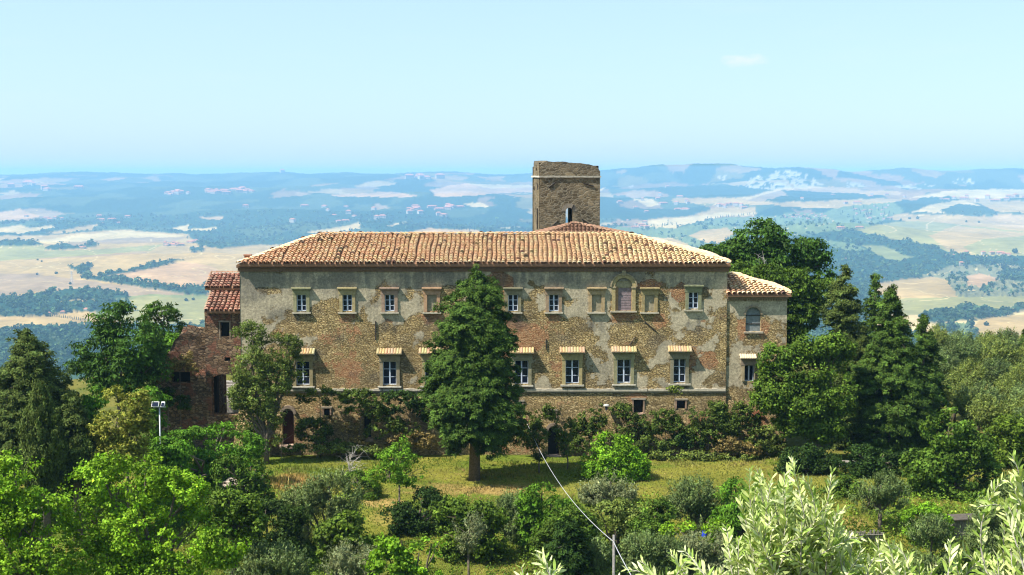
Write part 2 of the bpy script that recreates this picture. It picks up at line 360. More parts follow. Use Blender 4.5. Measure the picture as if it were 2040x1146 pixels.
# ------------------------------------------------------------------ land cover of the valley, as outlines seen from the terrace
TAN = (0.34, 0.235, 0.095); PINK = (0.37, 0.235, 0.12); PALE = (0.44, 0.335, 0.16); GRN = (0.235, 0.215, 0.075); MAUVE = (0.27, 0.19, 0.11)
OLV = (0.12, 0.16, 0.07); WOOD = (0.022, 0.052, 0.030); SAND = (0.37, 0.25, 0.12); BAD = (0.34, 0.31, 0.25); BRUSH = (0.16, 0.16, 0.085); MEAD = (0.18, 0.19, 0.07)
COVER = [
 (TAN, [(-200,470),(0,470),(90,470),(240,458),(380,468),(480,480),(560,480),(640,468),(640,720),(-200,720)]),
 (MAUVE, [(-200,505),(0,519),(130,510),(300,503),(130,540),(0,560),(-200,560)]),
 (TAN, [(-200,522),(0,520),(130,514),(300,505),(420,498),(520,495),(560,520),(560,600),(300,575),(150,545),(0,545),(-200,545)]),
 (PINK, [(190,553),(300,535),(370,521),(420,530),(480,560),(480,575),(400,580),(300,568),(210,556)]),
 (MAUVE, [(-200,540),(0,545),(100,550),(160,558),(300,575),(420,590),(420,600),(255,596),(200,580),(80,580),(0,592),(-200,592)]),
 (GRN, [(-200,488),(0,487),(80,484),(92,500),(200,497),(330,487),(300,500),(130,512),(0,520),(-200,520)]),
 (MEAD, [(300,586),(420,590),(420,660),(190,660),(190,600)]),
 (GRN, [(290,590),(420,596),(420,660),(230,660),(250,600)]),
 (PALE, [(62,481),(240,459),(300,463),(365,470),(350,474),(200,484),(110,488)]),
 (MAUVE, [(110,486),(200,478),(260,473),(370,473),(345,483),(200,487),(140,490)]),
 (WOOD, [(-200,485),(0,483),(60,483),(90,488),(60,491),(-200,492)]),
 (WOOD, [(85,496),(100,490),(130,487),(150,491),(190,484),(196,490),(160,497),(110,499)]),
 (WOOD, [(375,470),(400,456),(450,458),(520,478),(640,465),(640,478),(560,488),(520,489),(440,496),(395,490),(388,482)]),
 (WOOD, [(378,494),(405,496),(405,503),(380,503)]),
 (WOOD, [(132,529),(150,534),(172,529),(186,526),(182,533),(172,545),(182,551),(196,553),(172,552),(155,543),(140,537)]),
 (WOOD, [(196,550),(250,542),(300,528),(330,521),(370,519),(330,528),(300,536),(255,544),(215,551),(196,554)]),
 (WOOD, [(165,552),(230,556),(300,566),(360,576),(395,572),(410,570),(410,590),(370,588),(290,576),(220,563),(165,557)]),
 (WOOD, [(-200,600),(0,597),(60,590),(100,583),(180,579),(240,584),(258,591),(255,597),(120,602),(119,624),(80,632),(-200,634)]),
 (WOOD, [(119,607),(190,602),(260,606),(260,622),(119,624)]),
 (TAN, [(-200,634),(60,632),(170,626),(250,640),(200,655),(90,662),(-200,668)]),
 (WOOD, [(-200,664),(0,664),(70,650),(150,655),(230,650),(330,655),(420,650),(420,900),(-200,900)]),
 (PINK, [(-200,428),(0,425),(38,417),(80,431),(40,440),(0,437),(-200,440)]),
 (MAUVE, [(42,418),(80,416),(132,427),(100,435),(82,430)]),
 (PALE, [(-200,455),(0,455),(40,450),(60,455),(100,450),(112,455),(40,466),(0,464),(-200,468)]),
 (TAN, [(90,466),(192,447),(186,460),(150,463),(100,468)]),
 (PALE, [(340,456),(382,447),(375,457),(430,454),(426,460),(370,463)]),
 (SAND, [(400,433),(445,433),(440,439),(405,438)]),
 (PALE, [(600,466),(660,456),(718,444),(716,456),(690,462),(640,466)]),
 (PINK, [(858,380),(890,370),(930,366),(1070,371),(1070,383),(1000,386),(960,390),(870,393)]),
 (PALE, [(930,367),(1070,369),(1070,374),(980,376)]),
 (PINK, [(655,389),(700,386),(780,383),(842,392),(800,394),(660,392)]),
 (MAUVE, [(588,383),(625,388),(592,391)]), (MAUVE, [(745,405),(778,415),(750,420)]), (PALE, [(918,407),(960,404),(978,413),(940,414)]),
 (PALE, [(768,451),(808,443),(812,447),(778,452)]), (SAND, [(812,468),(830,460),(862,454),(952,458),(954,468)]), (PALE, [(990,455),(1036,453),(1032,459),(990,458)]),
 (WOOD, [(858,455),(870,445),(900,440),(950,446),(952,458),(900,459)]),
 (PALE, [(1195,377),(1207,375),(1196,383)]), (MAUVE, [(1245,390),(1262,379),(1292,382),(1302,392),(1262,396)]),
 (PALE, [(1258,396),(1300,397),(1318,409),(1290,412),(1275,403)]),
 (TAN, [(1340,396),(1420,393),(1485,396),(1580,409),(1500,409),(1430,406),(1340,406)]),
 (WOOD, [(1290,376),(1400,370),(1480,371),(1535,380),(1482,393),(1400,395),(1350,395),(1320,386)]),
 (MAUVE, [(1478,396),(1530,383),(1562,375),(1640,374),(1640,388),(1560,390),(1520,402),(1490,401)]),
 (PALE, [(1478,396),(1530,382),(1562,374),(1640,372),(1640,376),(1562,378),(1530,386),(1492,397)]),
 (BAD, [(1484,373),(1500,352),(1516,350),(1524,362),(1540,343),(1570,340),(1608,350),(1642,368),(1600,374),(1540,378),(1500,376)]),
 (BAD, [(1890,366),(1905,357),(1945,357),(1940,368)]), (BAD, [(1428,352),(1450,348),(1442,362)]), (BAD, [(1240,372),(1262,366),(1258,374)]),
 (BAD, [(1680,366),(1700,360),(1725,372),(1690,374)]), (BAD, [(1780,372),(1830,366),(1870,370),(1830,378)]),
 (SAND, [(1612,376),(1660,371),(1720,379),(1798,382),(1795,387),(1735,391),(1728,394),(1640,384)]),
 (WOOD, [(1556,379),(1620,383),(1720,387),(1737,396),(1680,401),(1580,399)]),
 (TAN, [(1556,404),(1640,401),(1740,396),(1805,396),(1765,411),(1640,416),(1556,413)]),
 (PALE, [(1810,396),(1880,380),(1980,378),(2240,376),(2240,392),(1960,396),(1900,392)]),
 (WOOD, [(1760,411),(1830,401),(1872,405),(1852,418),(1822,424)]),
 (PALE, [(1815,423),(1862,407),(1920,399),(1962,414),(1992,426),(1900,427)]),
 (WOOD, [(1872,420),(1910,407),(1962,412),(2005,424),(1950,429),(1890,428)]),
 (TAN, [(1960,412),(2000,402),(2240,396),(2240,425),(1990,425)]),
 (TAN, [(1260,445),(1300,437),(1380,430),(1430,412),(1505,414),(1508,428),(1470,431),(1430,428),(1345,453),(1310,453)]),
 (PALE, [(1258,451),(1290,440),(1380,431),(1440,424),(1505,424),(1500,430),(1440,432),(1345,454),(1290,454)]),
 (OLV, [(1220,452),(1345,455),(1440,434),(1540,432),(1600,432),(1640,465),(1480,480),(1440,500),(1380,500),(1220,480)]),
 (TAN, [(1372,470),(1395,460),(1450,454),(1462,468),(1432,487),(1405,484)]),
 (TAN, [(1290,474),(1335,474),(1382,492),(1400,520),(1290,490)]),
 (TAN, [(1780,426),(1815,427),(1900,430),(1964,431),(2240,440),(2240,470),(2040,462),(1900,446),(1840,441),(1770,440)]),
 (SAND, [(1962,441),(1987,428),(2240,430),(2240,462),(2040,457),(1998,450)]),
 (GRN, [(1700,462),(1720,453),(1780,444),(1830,440),(1900,446),(2040,462),(2240,468),(2240,512),(1950,512),(1900,506),(1850,491),(1780,476),(1730,467)]),
 (TAN, [(1905,450),(2040,464),(2040,470),(1960,476),(1920,492),(1940,510),(1890,500),(1850,470)]),
 (OLV, [(1560,425),(1640,424),(1680,411),(1782,404),(1800,422),(1745,446),(1718,456),(1640,464),(1560,450)]),
 (WOOD, [(1630,466),(1700,460),(1760,475),(1880,505),(1900,520),(1930,524),(2240,512),(2240,540),(1960,546),(1880,556),(1800,556),(1740,562),(1690,570),(1620,560),(1600,480)]),
 (MEAD, [(1712,490),(1760,491),(1800,509),(1828,515),(1790,521),(1760,516)]),
 (OLV, [(1640,478),(1700,488),(1730,500),(1700,505),(1650,492)]),
 (BRUSH, [(1836,550),(1900,530),(2000,528),(2240,558),(2240,590),(1900,594),(1850,562)]),
 (PINK, [(1920,552),(1950,545),(1990,556),(1960,575),(1930,570)]),
 (WOOD, [(1995,540),(2240,535),(2240,585),(2040,566),(1995,556)]),
 (TAN, [(1740,566),(1860,551),(1892,560),(1906,592),(1870,594),(1790,597),(1740,592)]),
 (GRN, [(1780,595),(1908,592),(2240,587),(2240,612),(1980,620),(1900,622),(1850,632),(1780,630)]),
 (PALE, [(1740,630),(1850,626),(1960,622),(2240,606),(2240,640),(1940,652),(1740,700)]),
 (WOOD, [(1896,622),(1930,611),(1962,619),(1992,624),(2040,612),(2050,618),(1962,637),(1890,642),(1850,647),(1833,631)]),
 (OLV, [(1862,656),(1880,644),(1932,644),(1942,660),(1900,668)]),
 (TAN, [(1938,652),(1960,634),(2240,608),(2240,720),(1960,690),(1944,666)]),
 (MEAD, [(1850,664),(1935,664),(1935,676),(1850,676)]),
 (WOOD, [(1850,676),(1940,676),(1960,686),(2240,700),(2240,900),(1500,900),(1500,650),(1800,660)]),
]
def inpoly(px, py, poly):
    r = np.zeros(px.shape, bool); n_ = len(poly); j = n_ - 1
    for i in range(n_):
        xi, yi = poly[i]; xj, yj = poly[j]
        if yi != yj:
            r ^= ((yi > py) != (yj > py)) & (px < (xj - xi) * (py - yi) / (yj - yi) + xi)
        j = i
    return r

def build_terrain():
    nc = 900
    s = np.linspace(-1, 1, nc); 
    inv = np.linspace(1 / 2250, 1 / 16500, 640)
    Ys = np.concatenate([np.linspace(-45, 75, 60, endpoint=False), np.linspace(75, 125, 170, endpoint=False), np.linspace(125, 240, 60, endpoint=False),
                         np.exp(np.linspace(math.log(240), math.log(2250), 40, endpoint=False)), 1 / inv, [17500, 19000, 22000]])
    hw = 75 + 0.52 * np.maximum(Ys, 0)
    X = s[None, :] * hw[:, None]; YY = np.repeat(Ys[:, None], nc, 1)
    Z = H(X, YY)
    jit = 0
    px, py = proj(X, YY, Z)
    # ragged field edges
    wob = (fbm(X / 60, YY / 60, 61, 3) - 0.5)
    wx = px + (fbm(px / 13, py / 6, 71, 3) - 0.5) * 9; wy = py + (fbm(px / 13, py / 6, 83, 3) - 0.5) * 3.2
    col = np.zeros(X.shape + (3,)); wood = np.zeros(X.shape, bool)
    col[:] = WOOD; wood[:] = True
    # patchwork of small fields and clearings in the far woods: irregular cells
    def cells(u, v, s_):
        iu = np.floor(u); iv = np.floor(v); best = np.full(u.shape, 9.0); h1 = np.zeros(u.shape); h2 = np.zeros(u.shape)
        for du_ in (-1, 0, 1):
            for dv_ in (-1, 0, 1):
                a_ = iu + du_; b_ = iv + dv_; dd = (a_ + _h(a_, b_, s_) - u) ** 2 + (b_ + _h(a_, b_, s_ + 1) - v) ** 2; k = dd < best
                best[k] = dd[k]; h1[k] = _h(a_, b_, s_ + 2)[k]; h2[k] = _h(a_, b_, s_ + 3)[k]
        return h1, h2
    wpx = (fbm(X / 70, YY / 160, 43, 3) - .5) * .5
    h1, h2 = cells(X / 260 + wpx, YY / 520 + wpx, 900)
    dens = fbm(X / 1300, YY / 1800, 905, 3); right = sstep(1150, 1350, px)
    d = (h1 < np.clip((dens - .44) * 1.7, 0, .55) + right * .22) & (py < 480)
    pick = np.array([np.array(PALE), np.array(TAN), np.array(PINK), np.array(GRN) * .8, np.array(MAUVE)]); col[d] = pick[(h2[d] * 4.99).astype(int)] * .66; wood[d] = False
    d2 = (~d) & (h1 > .72) & (py < 480); col[d2] = (0.055, 0.085, 0.045)
    for c, poly in COVER:
        k = inpoly(wx, wy, poly)
        if c is BAD:
            f_ = fbm(px / 6 + wob * 3, py / 6, 91, 4); k = k & (f_ > 0.47)
        col[k] = c; wood[k] = c in (WOOD,)
        if c in (OLV, BRUSH): wood[k] = vn(px[k] / 3.0, py[k] / 1.7, 4) > 0.62
    fields = ~wood
    tone = 1 + (fbm(px / 70, py / 9, 101, 4) - 0.5) * 0.55 + (fbm(X / 40, YY / 260, 111, 3) - 0.5) * 0.25
    col[fields] *= tone[fields][:, None]
    # hedges and tracks in the fields
    tr = np.abs(fbm(px / 120, py / 22, 131, 2) - 0.5) < 0.004
    col[tr & fields & (YY < 9000)] = np.array(PALE) * 1.05
    # canopy relief for the woods
    zz = Z + np.where(wood & (YY > 1500), (fbm(X / 14, YY / 30, 7, 2)) * 11 * sstep(1500, 2500, YY), 0)
    # ---------------- near ground colours
    nr = YY < 240
    g1 = np.array((0.115, 0.160, 0.022)); g2 = np.array((0.205, 0.200, 0.038)); g3 = np.array((0.34, 0.235, 0.09)); soil = np.array((0.10, 0.085, 0.04))
    q = fbm(X / 6, YY / 3, 55, 4); q2 = fbm(X / 1.6, YY / 0.9, 57, 3)
    wear = (0.68 + .64 * fbm(X / 1.3, YY / 1.1, 59, 4))[..., None]
    c = g1 * (1 - sstep(0.35, 0.65, q)[..., None]) + g2 * sstep(0.35, 0.65, q)[..., None]
    def blob(a, b, ra, rb, w=1):
        e = ((px - a) / ra) ** 2 + ((py - b) / rb) ** 2 + (q2 - 0.5) * 1.6; return w * sstep(1.2, 0.5, e)[..., None]
    for a, b, ra, rb, cc, w in [(820, 935, 110, 16, g2, .7), (1000, 975, 75, 12, g3, .9), (885, 975, 80, 12, g3, .8), (760, 1003, 45, 10, g3, .9), (745, 1040, 50, 30, g2, .7), (1390, 940, 90, 16, g2, .9),
                                (585, 960, 55, 18, g3 * np.array((1, .85, .8)), .95), (480, 965, 50, 20, soil * 2.2, .8), (560, 1078, 60, 8, g3, .6), (560, 915, 110, 9, g1 * 1.25, .8), (1150, 940, 90, 20, g1 * .9, .7),
                                (1690, 1045, 40, 16, g3, .6), (1820, 1040, 30, 8, g3, .8), (770, 1030, 40, 20, g3, .4)]:
        k = blob(a, b, ra, rb, w); c = c * (1 - k) + cc * k
    c = c * wear; back = sstep(108, 112, YY)[..., None]; c = c * (1 - back * 0.5) + soil * back * 0.5
    low = sstep(86, 80, YY)[..., None]; c = c * (1 - low * .5) + np.array((0.06, 0.10, 0.02)) * low * .5
    mid = ((YY >= 240) & (YY < 2200)); col[mid] = (0.06, 0.09, 0.03)
    col[nr] = c[nr]
    def grid(r0, r1, name, mat):
        a = np.arange(r0, r1); n_ = len(a)
        v = np.stack([X[a], YY[a], zz[a]], -1).reshape(-1, 3); cc = col[a].reshape(-1, 3)
        i = np.arange(n_ - 1)[:, None] * nc + np.arange(nc - 1)[None, :]
        f = np.stack([i, i + 1, i + nc + 1, i + nc], -1).reshape(-1, 4)
        return tag(mk(name, v, f, mat, None, cc, smooth=True), kind='structure')
    # near material: turf, far material: fields
    m, n, b, o = newmat('turf')
    a = N(n, 'ShaderNodeAttribute'); a.attribute_name = 'Col'
    x1 = noise(n, 3.2, 6, 0.7); x2 = noise(n, 14, 4, 0.7)
    r1 = ramp(n, x1.outputs[0], [(0.3, (0.62, 0.66, 0.6)), (0.7, (1.3, 1.25, 1.15))]); r2 = ramp(n, x2.outputs[0], [(0.3, (0.6,) * 3), (0.7, (1.35,) * 3)])
    cc = mixc(n, 1.0, mixc(n, 1.0, a.outputs['Color'], r1.outputs[0], 'MULTIPLY'), r2.outputs[0], 'MULTIPLY')
    n.links.new(cc, b.inputs['Base Color']); b.inputs['Roughness'].default_value = 0.95; b.inputs['Specular IOR Level'].default_value = 0.02
    bump(n, b, x2.outputs[0], 1.0, 0.12)
    m2_, n, b, o = newmat('valley_land')
    a = N(n, 'ShaderNodeAttribute'); a.attribute_name = 'Col'
    x1 = noise(n, 0.006, 8, 0.65, stretch=(1, 0.5, 1)); r1 = ramp(n, x1.outputs[0], [(0.3, (0.78, 0.8, 0.8)), (0.7, (1.15, 1.12, 1.08))])
    x2 = noise(n, 0.03, 5, 0.7); r2 = ramp(n, x2.outputs[0], [(0.35, (0.85,) * 3), (0.65, (1.12,) * 3)])
    cc = mixc(n, 1.0, mixc(n, 1.0, a.outputs['Color'], r1.outputs[0], 'MULTIPLY'), r2.outputs[0], 'MULTIPLY')
    n.links.new(cc, b.inputs['Base Color']); b.inputs['Roughness'].default_value = 1; b.inputs['Specular IOR Level'].default_value = 0
    rsplit = int(np.argmax(Ys >= 240))
    grid(0, rsplit + 1, 'ground', m)
    grid(rsplit, len(Ys), 'hills', m2_)
    return X, YY, zz, px, py, wood, Ys
TX, TY, TZ, Tpx, Tpy, TW, TYs = build_terrain()

# ------------------------------------------------------------------ foliage
def leaves(cen, nrm, L, Wd, col, along=None, spread=0.8):
    """diamond leaves: centres, preferred normals, length, width, colours"""
    n_ = len(cen)
    nn = nrm + RNG.normal(0, spread, (n_, 3)); nn /= np.linalg.norm(nn, axis=1)[:, None] + 1e-9
    d = RNG.normal(0, 1, (n_, 3)) if along is None else along + RNG.normal(0, 0.35, (n_, 3))
    u = d - nn * np.sum(d * nn, 1)[:, None]; u /= np.linalg.norm(u, axis=1)[:, None] + 1e-9
    v = np.cross(nn, u)
    sz = RNG.uniform(0.6, 1.3, (n_, 1))
    u = u * (L * sz / 2); v = v * (Wd * sz / 2)
    vs_ = np.stack([cen - u, cen + v - u * 0.15, cen + u, cen - v - u * 0.15], 1).reshape(-1, 3)
    f = np.arange(n_ * 4).reshape(-1, 4)
    return vs_, f, np.repeat(col, 4, 0)

def tint_col(base, n_, clump_f, leafvar=0.22, yellow=0.0):
    base = np.array(base)
    k = clump_f[:, None] * np.exp(RNG.normal(0, leafvar, (n_, 1)))
    c = base[None, :] * k
    y = np.clip(RNG.normal(yellow, 0.12, (n_, 1)), -0.3, 0.8)
    return np.clip(c * (1 + y * np.array([[0.9, 0.3, -0.2]])), 0.002, 0.9)

def crown_points(ells, cover, L, Wd, rc, kind):
    """ells: list of (centre xyz, radii xyz). returns leaf centres, normals, clump factor"""
    area = np.array([4 * math.pi * ((r[0] * r[1]) ** 1.6 / 3 + (r[0] * r[2]) ** 1.6 / 3 + (r[1] * r[2]) ** 1.6 / 3) ** (1 / 1.6) for c, r in ells])
    nleaf = int(cover * area.sum() / (0.5 * L * Wd)); K = 26 if kind != 'olive' else 22
    nc = max(6, nleaf // K)
    idx = RNG.choice(len(ells), nc, p=area / area.sum())
    C = np.array([e[0] for e in ells]); Rr = np.array([e[1] for e in ells])
    d = RNG.normal(0, 1, (nc, 3)); d /= np.linalg.norm(d, axis=1)[:, None]
    rad = 1 - np.abs(RNG.normal(0, 0.22, nc)); rad = np.clip(rad + RNG.uniform(-0.04, 0.12, nc), 0.25, 1.12)
    # lumpy outline
    lump = 0.74 + 0.44 * vn(d[:, 0] * 2.4 + 7 * idx, d[:, 2] * 2.4 + d[:, 1] * 1.7, 3)
    pc = C[idx] + Rr[idx] * d * (rad * lump)[:, None]
    ins = np.zeros(nc, int)
    for j in range(len(ells)):
        ins += (np.sum(((pc - C[j]) / Rr[j]) ** 2, 1) < 0.36) & (idx != j)
    keep = (ins == 0) | (RNG.random(nc) < 0.12); pc, d, idx = pc[keep], d[keep], idx[keep]
    # holes: drop whole regions of clumps
    sc_ = 1.0 / (rc * 3.2)
    hole = vn(pc[:, 0] * sc_, pc[:, 2] * sc_ + pc[:, 1] * sc_ * 0.7, 12)
    keep = (hole > (0.36 if kind == 'broad' else 0.30)) | (RNG.random(len(pc)) < 0.12); pc, d = pc[keep], d[keep]
    nc = len(pc)
    cf = np.exp(RNG.normal(0, 0.24, nc)) * (0.8 + .45 * vn(pc[:, 0] * sc_ * .8, pc[:, 2] * sc_ * .8, 31))
    nl = nc * K
    ci = np.repeat(np.arange(nc), K)
    o = RNG.normal(0, 1, (nl, 3)); o /= np.linalg.norm(o, axis=1)[:, None]; o *= RNG.random((nl, 1)) ** 0.45
    rcs = rc * np.exp(RNG.normal(0, 0.25, nc))[ci][:, None]
    sh = np.array([[1, 1, 0.7]])
    if kind == 'frond': sh = np.array([[1.2, 1.2, 0.4]])
    pts = pc[ci] + o * rcs * sh
    if kind == 'frond': pts[:, 2] -= 0.35 * (o[:, 0] ** 2 + o[:, 1] ** 2) * rc
    if kind == 'olive': pts = pc[ci] + (d[ci] * 0.6 + np.array([[0, 0, 0.8]])) * (RNG.random((nl, 1)) - 0.3) * rcs * 1.6 + o * rcs * 0.55
    nr = d[ci] * 0.75 + o * 0.8 + np.array([[0, 0, 0.45]])
    al = None
    if kind == 'olive': al = d[ci] * 0.7 + np.array([[0, 0, 1.0]])
    if kind == 'frond': al = o * 1.0 + np.array([[0, 0, -0.5]])
    return pts, nr, cf[ci], al, pc

PAL = {
 'mid': (0.066, 0.120, 0.014), 'dull': (0.105, 0.145, 0.030), 'dark': (0.026, 0.054, 0.010), 'bright': (0.140, 0.255, 0.014), 'fresh': (0.080, 0.178, 0.014),
 'yellow': (0.175, 0.190, 0.030), 'olive': (0.096, 0.140, 0.042), 'grey': (0.150, 0.178, 0.080), 'ivy': (0.064, 0.100, 0.018), 'dry': (0.18, 0.145, 0.055), 'locust': (0.040, 0.088, 0.012), 'cedar': (0.053, 0.096, 0.016), 'cypress': (0.066, 0.094, 0.022),
}
def px_ells(Y, ells, depth=0.85):
    r = []
    for e in ells:
        px, py, rx, ry = e[:4]; dY = e[4] if len(e) > 4 else 0
        s = (Y + dY) / F
        c = P(px, py, Y + dY); r.append((c, np.array((rx * s, max(rx, ry) * s * depth, ry * s))))
    return r

def limb(mb, a, b, r0, r1, sag=0.0, n_=5, nseg=5):
    a = np.array(a, float); b = np.array(b, float); L = np.linalg.norm(b - a); pts = []; rs = []
    k = RNG.normal(0, 0.05 * L, (n_, 3)); k[0] = 0; k[-1] = 0
    for i in range(n_):
        t = i / (n_ - 1); p = a * (1 - t) + b * t + k[i] * (1 - abs(2 * t - 1)); p[2] += sag * L * 4 * t * (1 - t)
        pts.append(p); rs.append(r0 * (1 - t) + r1 * t)
    mb.tube(pts, rs, nseg, cap=False)

def plant(name, label, cat, Y, ells, pal='mid', L=0.26, Wd=0.15, rc=0.45, cover=3.0, kind='broad', trunk=None, group=None, yellow=0.05, bark='bark', mat='leaf', leafvar=0.22, tr=0.16, nl=9, depth=0.85):
    E = px_ells(Y, ells, depth)
    if name in ('bush', 'sumac_thicket', 'bramble', 'laurel_bush', 'grapevine', 'oak_shrub', 'acacia_shrub', 'juniper_bush') or (name == 'olive_tree' and ' tree' not in label and Y < 100 and trunk is None):
        for c_, r_ in list(E):
            gz_ = ground(c_[0], c_[1])
            if gz_ < c_[2] - r_[2] * .8: hh_ = (c_[2] - gz_) / 2; E.append((np.array((c_[0], c_[1], gz_ + hh_)), np.array((r_[0] * .95, r_[1] * .95, hh_ * 1.1))))
    cx_ = sum(e[0][0] for e in E) / len(E)
    if trunk is None: bx, by = cx_, Y
    else: bx, by = P(trunk, 700, Y)[0], Y
    bz = ground(bx, by)
    root = thing(name, label, cat, (bx, by, bz), group)
    pts, nr, cf, al, pc = crown_points(E, cover, L, Wd, rc, kind)
    ok = pts[:, 2] > H(pts[:, 0], pts[:, 1]) + 0.02
    pts, nr, cf = pts[ok], nr[ok], cf[ok]; al = al[ok] if al is not None else None
    v, f, c = leaves(pts, nr, L, Wd, tint_col(PAL[pal], len(pts), cf, leafvar, yellow), al)
    mk('crown', v, f, M[mat], root, c)
    mb = MB()
    top = sorted(E, key=lambda e: -e[0][2])[0][0]
    lowz = min(e[0][2] - e[1][2] * 0.6 for e in E)
    fork = np.array((bx * 0.6 + cx_ * 0.4, by, max(bz + 0.25, lowz)))
    mb.tube([(bx, by, bz - 0.3), (bx + RNG.normal(0, .05), by, (bz + fork[2]) / 2), fork], [tr * 1.3, tr * 1.05, tr * .9], 7)
    for e in E: 
        limb(mb, fork, e[0] + np.array((0, 0, e[1][2] * 0.3)), tr * 0.75, tr * 0.25, 0.04)
    for j in RNG.choice(len(pc), min(nl * 2, len(pc)), replace=False):
        e = min(E, key=lambda q: np.linalg.norm(q[0] - pc[j]))
        limb(mb, e[0] * 0.75 + fork * 0.25, pc[j], tr * 0.3, 0.012, 0.03)
    mb.build('trunk', M[bark], root, smooth=True)
    return root

def conifer(name, label, Y, prof, axis, pal='cedar', base=None, L=0.21, Wd=0.085, nb=420, kind='cedar', trw=0.35, group=None, droop=0.22, dens=1.0, trunk_top=None):
    """prof: list of (py, left px, right px) from apex downwards"""
    ap = prof[0]; lowest = prof[-1]
    s = Y / F
    zs = np.array([PZ(p[0], Y) for p in prof])[::-1]
    xl = np.array([P(p[1], p[0], Y)[0] for p in prof])[::-1]; xr = np.array([P(p[2], p[0], Y)[0] for p in prof])[::-1]
    ax = P(axis, 700, Y)[0]
    bz = ground(ax, Y)
    root = thing(name, label, 'tree', (ax, Y, bz), group)
    C = []; Nn = []; CF = []; AL = []
    mb = MB(); z0, z1 = zs[0], zs[-1]
    mb.tube([(ax, Y, bz - 0.3), (ax + .05, Y, bz * .6 + z1 * .4), (P(ap[1], ap[0], Y)[0] * .5 + P(ap[2], ap[0], Y)[0] * .5, Y, z1 - 0.3)], [trw * 1.15, trw * .7, 0.03], 9)
    for i in range(nb):
        t = RNG.random() ** 0.85; z = z1 - t * (z1 - z0) ; az = RNG.uniform(0, 2 * math.pi)
        l = np.interp(z, zs, xl); r = np.interp(z, zs, xr)
        if vn(np.array([az * 1.9]), np.array([z * 0.8]), 77)[0] < .30 and RNG.random() < .8: continue
        ca, sa = math.cos(az), math.sin(az)
        ctr = (l + r) / 2 * 0.5 + ax * 0.5
        rad = (r - ctr) if ca > 0 else (ctr - l)
        rad = abs(ca) * rad + (1 - abs(ca)) * (r - l) / 2 * 0.95
        rad = max(0.25, rad * RNG.uniform(0.62, 1.08) * (0.72 + 0.52 * vn(np.array([az * 1.5]), np.array([z * 0.55]), 5)[0]))
        d = np.array((ca, sa, 0))
        up = -droop if kind == 'cedar' else 0.9
        b0 = np.array((ax * .5 + ctr * .5, Y, z + (0.15 * rad if kind == 'cedar' else -0.8 * rad)))
        tip = np.array((ctr, Y, z)) + d * rad + np.array((0, 0, -droop * rad * 0.4 + RNG.normal(0, .3) if kind == 'cedar' else 0.25))
        limb(mb, b0, tip, 0.05, 0.012, 0.05, 4, 3) if i % 3 == 0 else None
        nS = max(3, int(3.2 * rad * 1.4)); cfb = math.exp(RNG.normal(0, 0.2))
        for k in range(nS):
            q = 1 - (RNG.random() ** 1.9) * 0.7
            c = b0 * (1 - q) + tip * q
            c = c + np.array((-sa, ca, 0)) * RNG.normal(0, 0.16 * rad + .1) * q + np.array((0, 0, RNG.normal(0, 0.15)))
            K = int(40 * dens)
            o = RNG.normal(0, 1, (K, 3)); o /= np.linalg.norm(o, axis=1)[:, None]; o *= RNG.random((K, 1)) ** 0.5
            if kind == 'cedar': pts = c + o * np.array([[0.31, 0.31, 0.19]]) + (o @ d)[:, None] * np.array([[0, 0, -0.08]])
            else: pts = c + o * np.array([[0.22, 0.22, 0.5]])
            C.append(pts); CF.append(np.full(K, cfb * math.exp(RNG.normal(0, 0.18))))
            if kind == 'cedar': Nn.append(np.tile(np.array((0, 0, .85)) + d * 0.75, (K, 1))); AL.append(np.tile(d + np.array((0, 0, .05)), (K, 1)) + o * 0.9)
            else: Nn.append(np.tile(d * 0.9, (K, 1)) + o * 0.5); AL.append(np.tile(np.array((0, 0, 1.0)) + d * .3, (K, 1)))
    C = np.concatenate(C); Nn = np.concatenate(Nn); CF = np.concatenate(CF); AL = np.concatenate(AL)
    ok = C[:, 2] > H(C[:, 0], C[:, 1]) + 0.05; C, Nn, CF, AL = C[ok], Nn[ok], CF[ok], AL[ok]
    v, f, c = leaves(C, Nn, L, Wd, tint_col(PAL[pal], len(C), CF, 0.2, 0.04), AL, 0.55)
    mk('crown', v, f, M['needle'], root, c)
    mb.build('trunk', M['bark'], root, smooth=True)
    return root
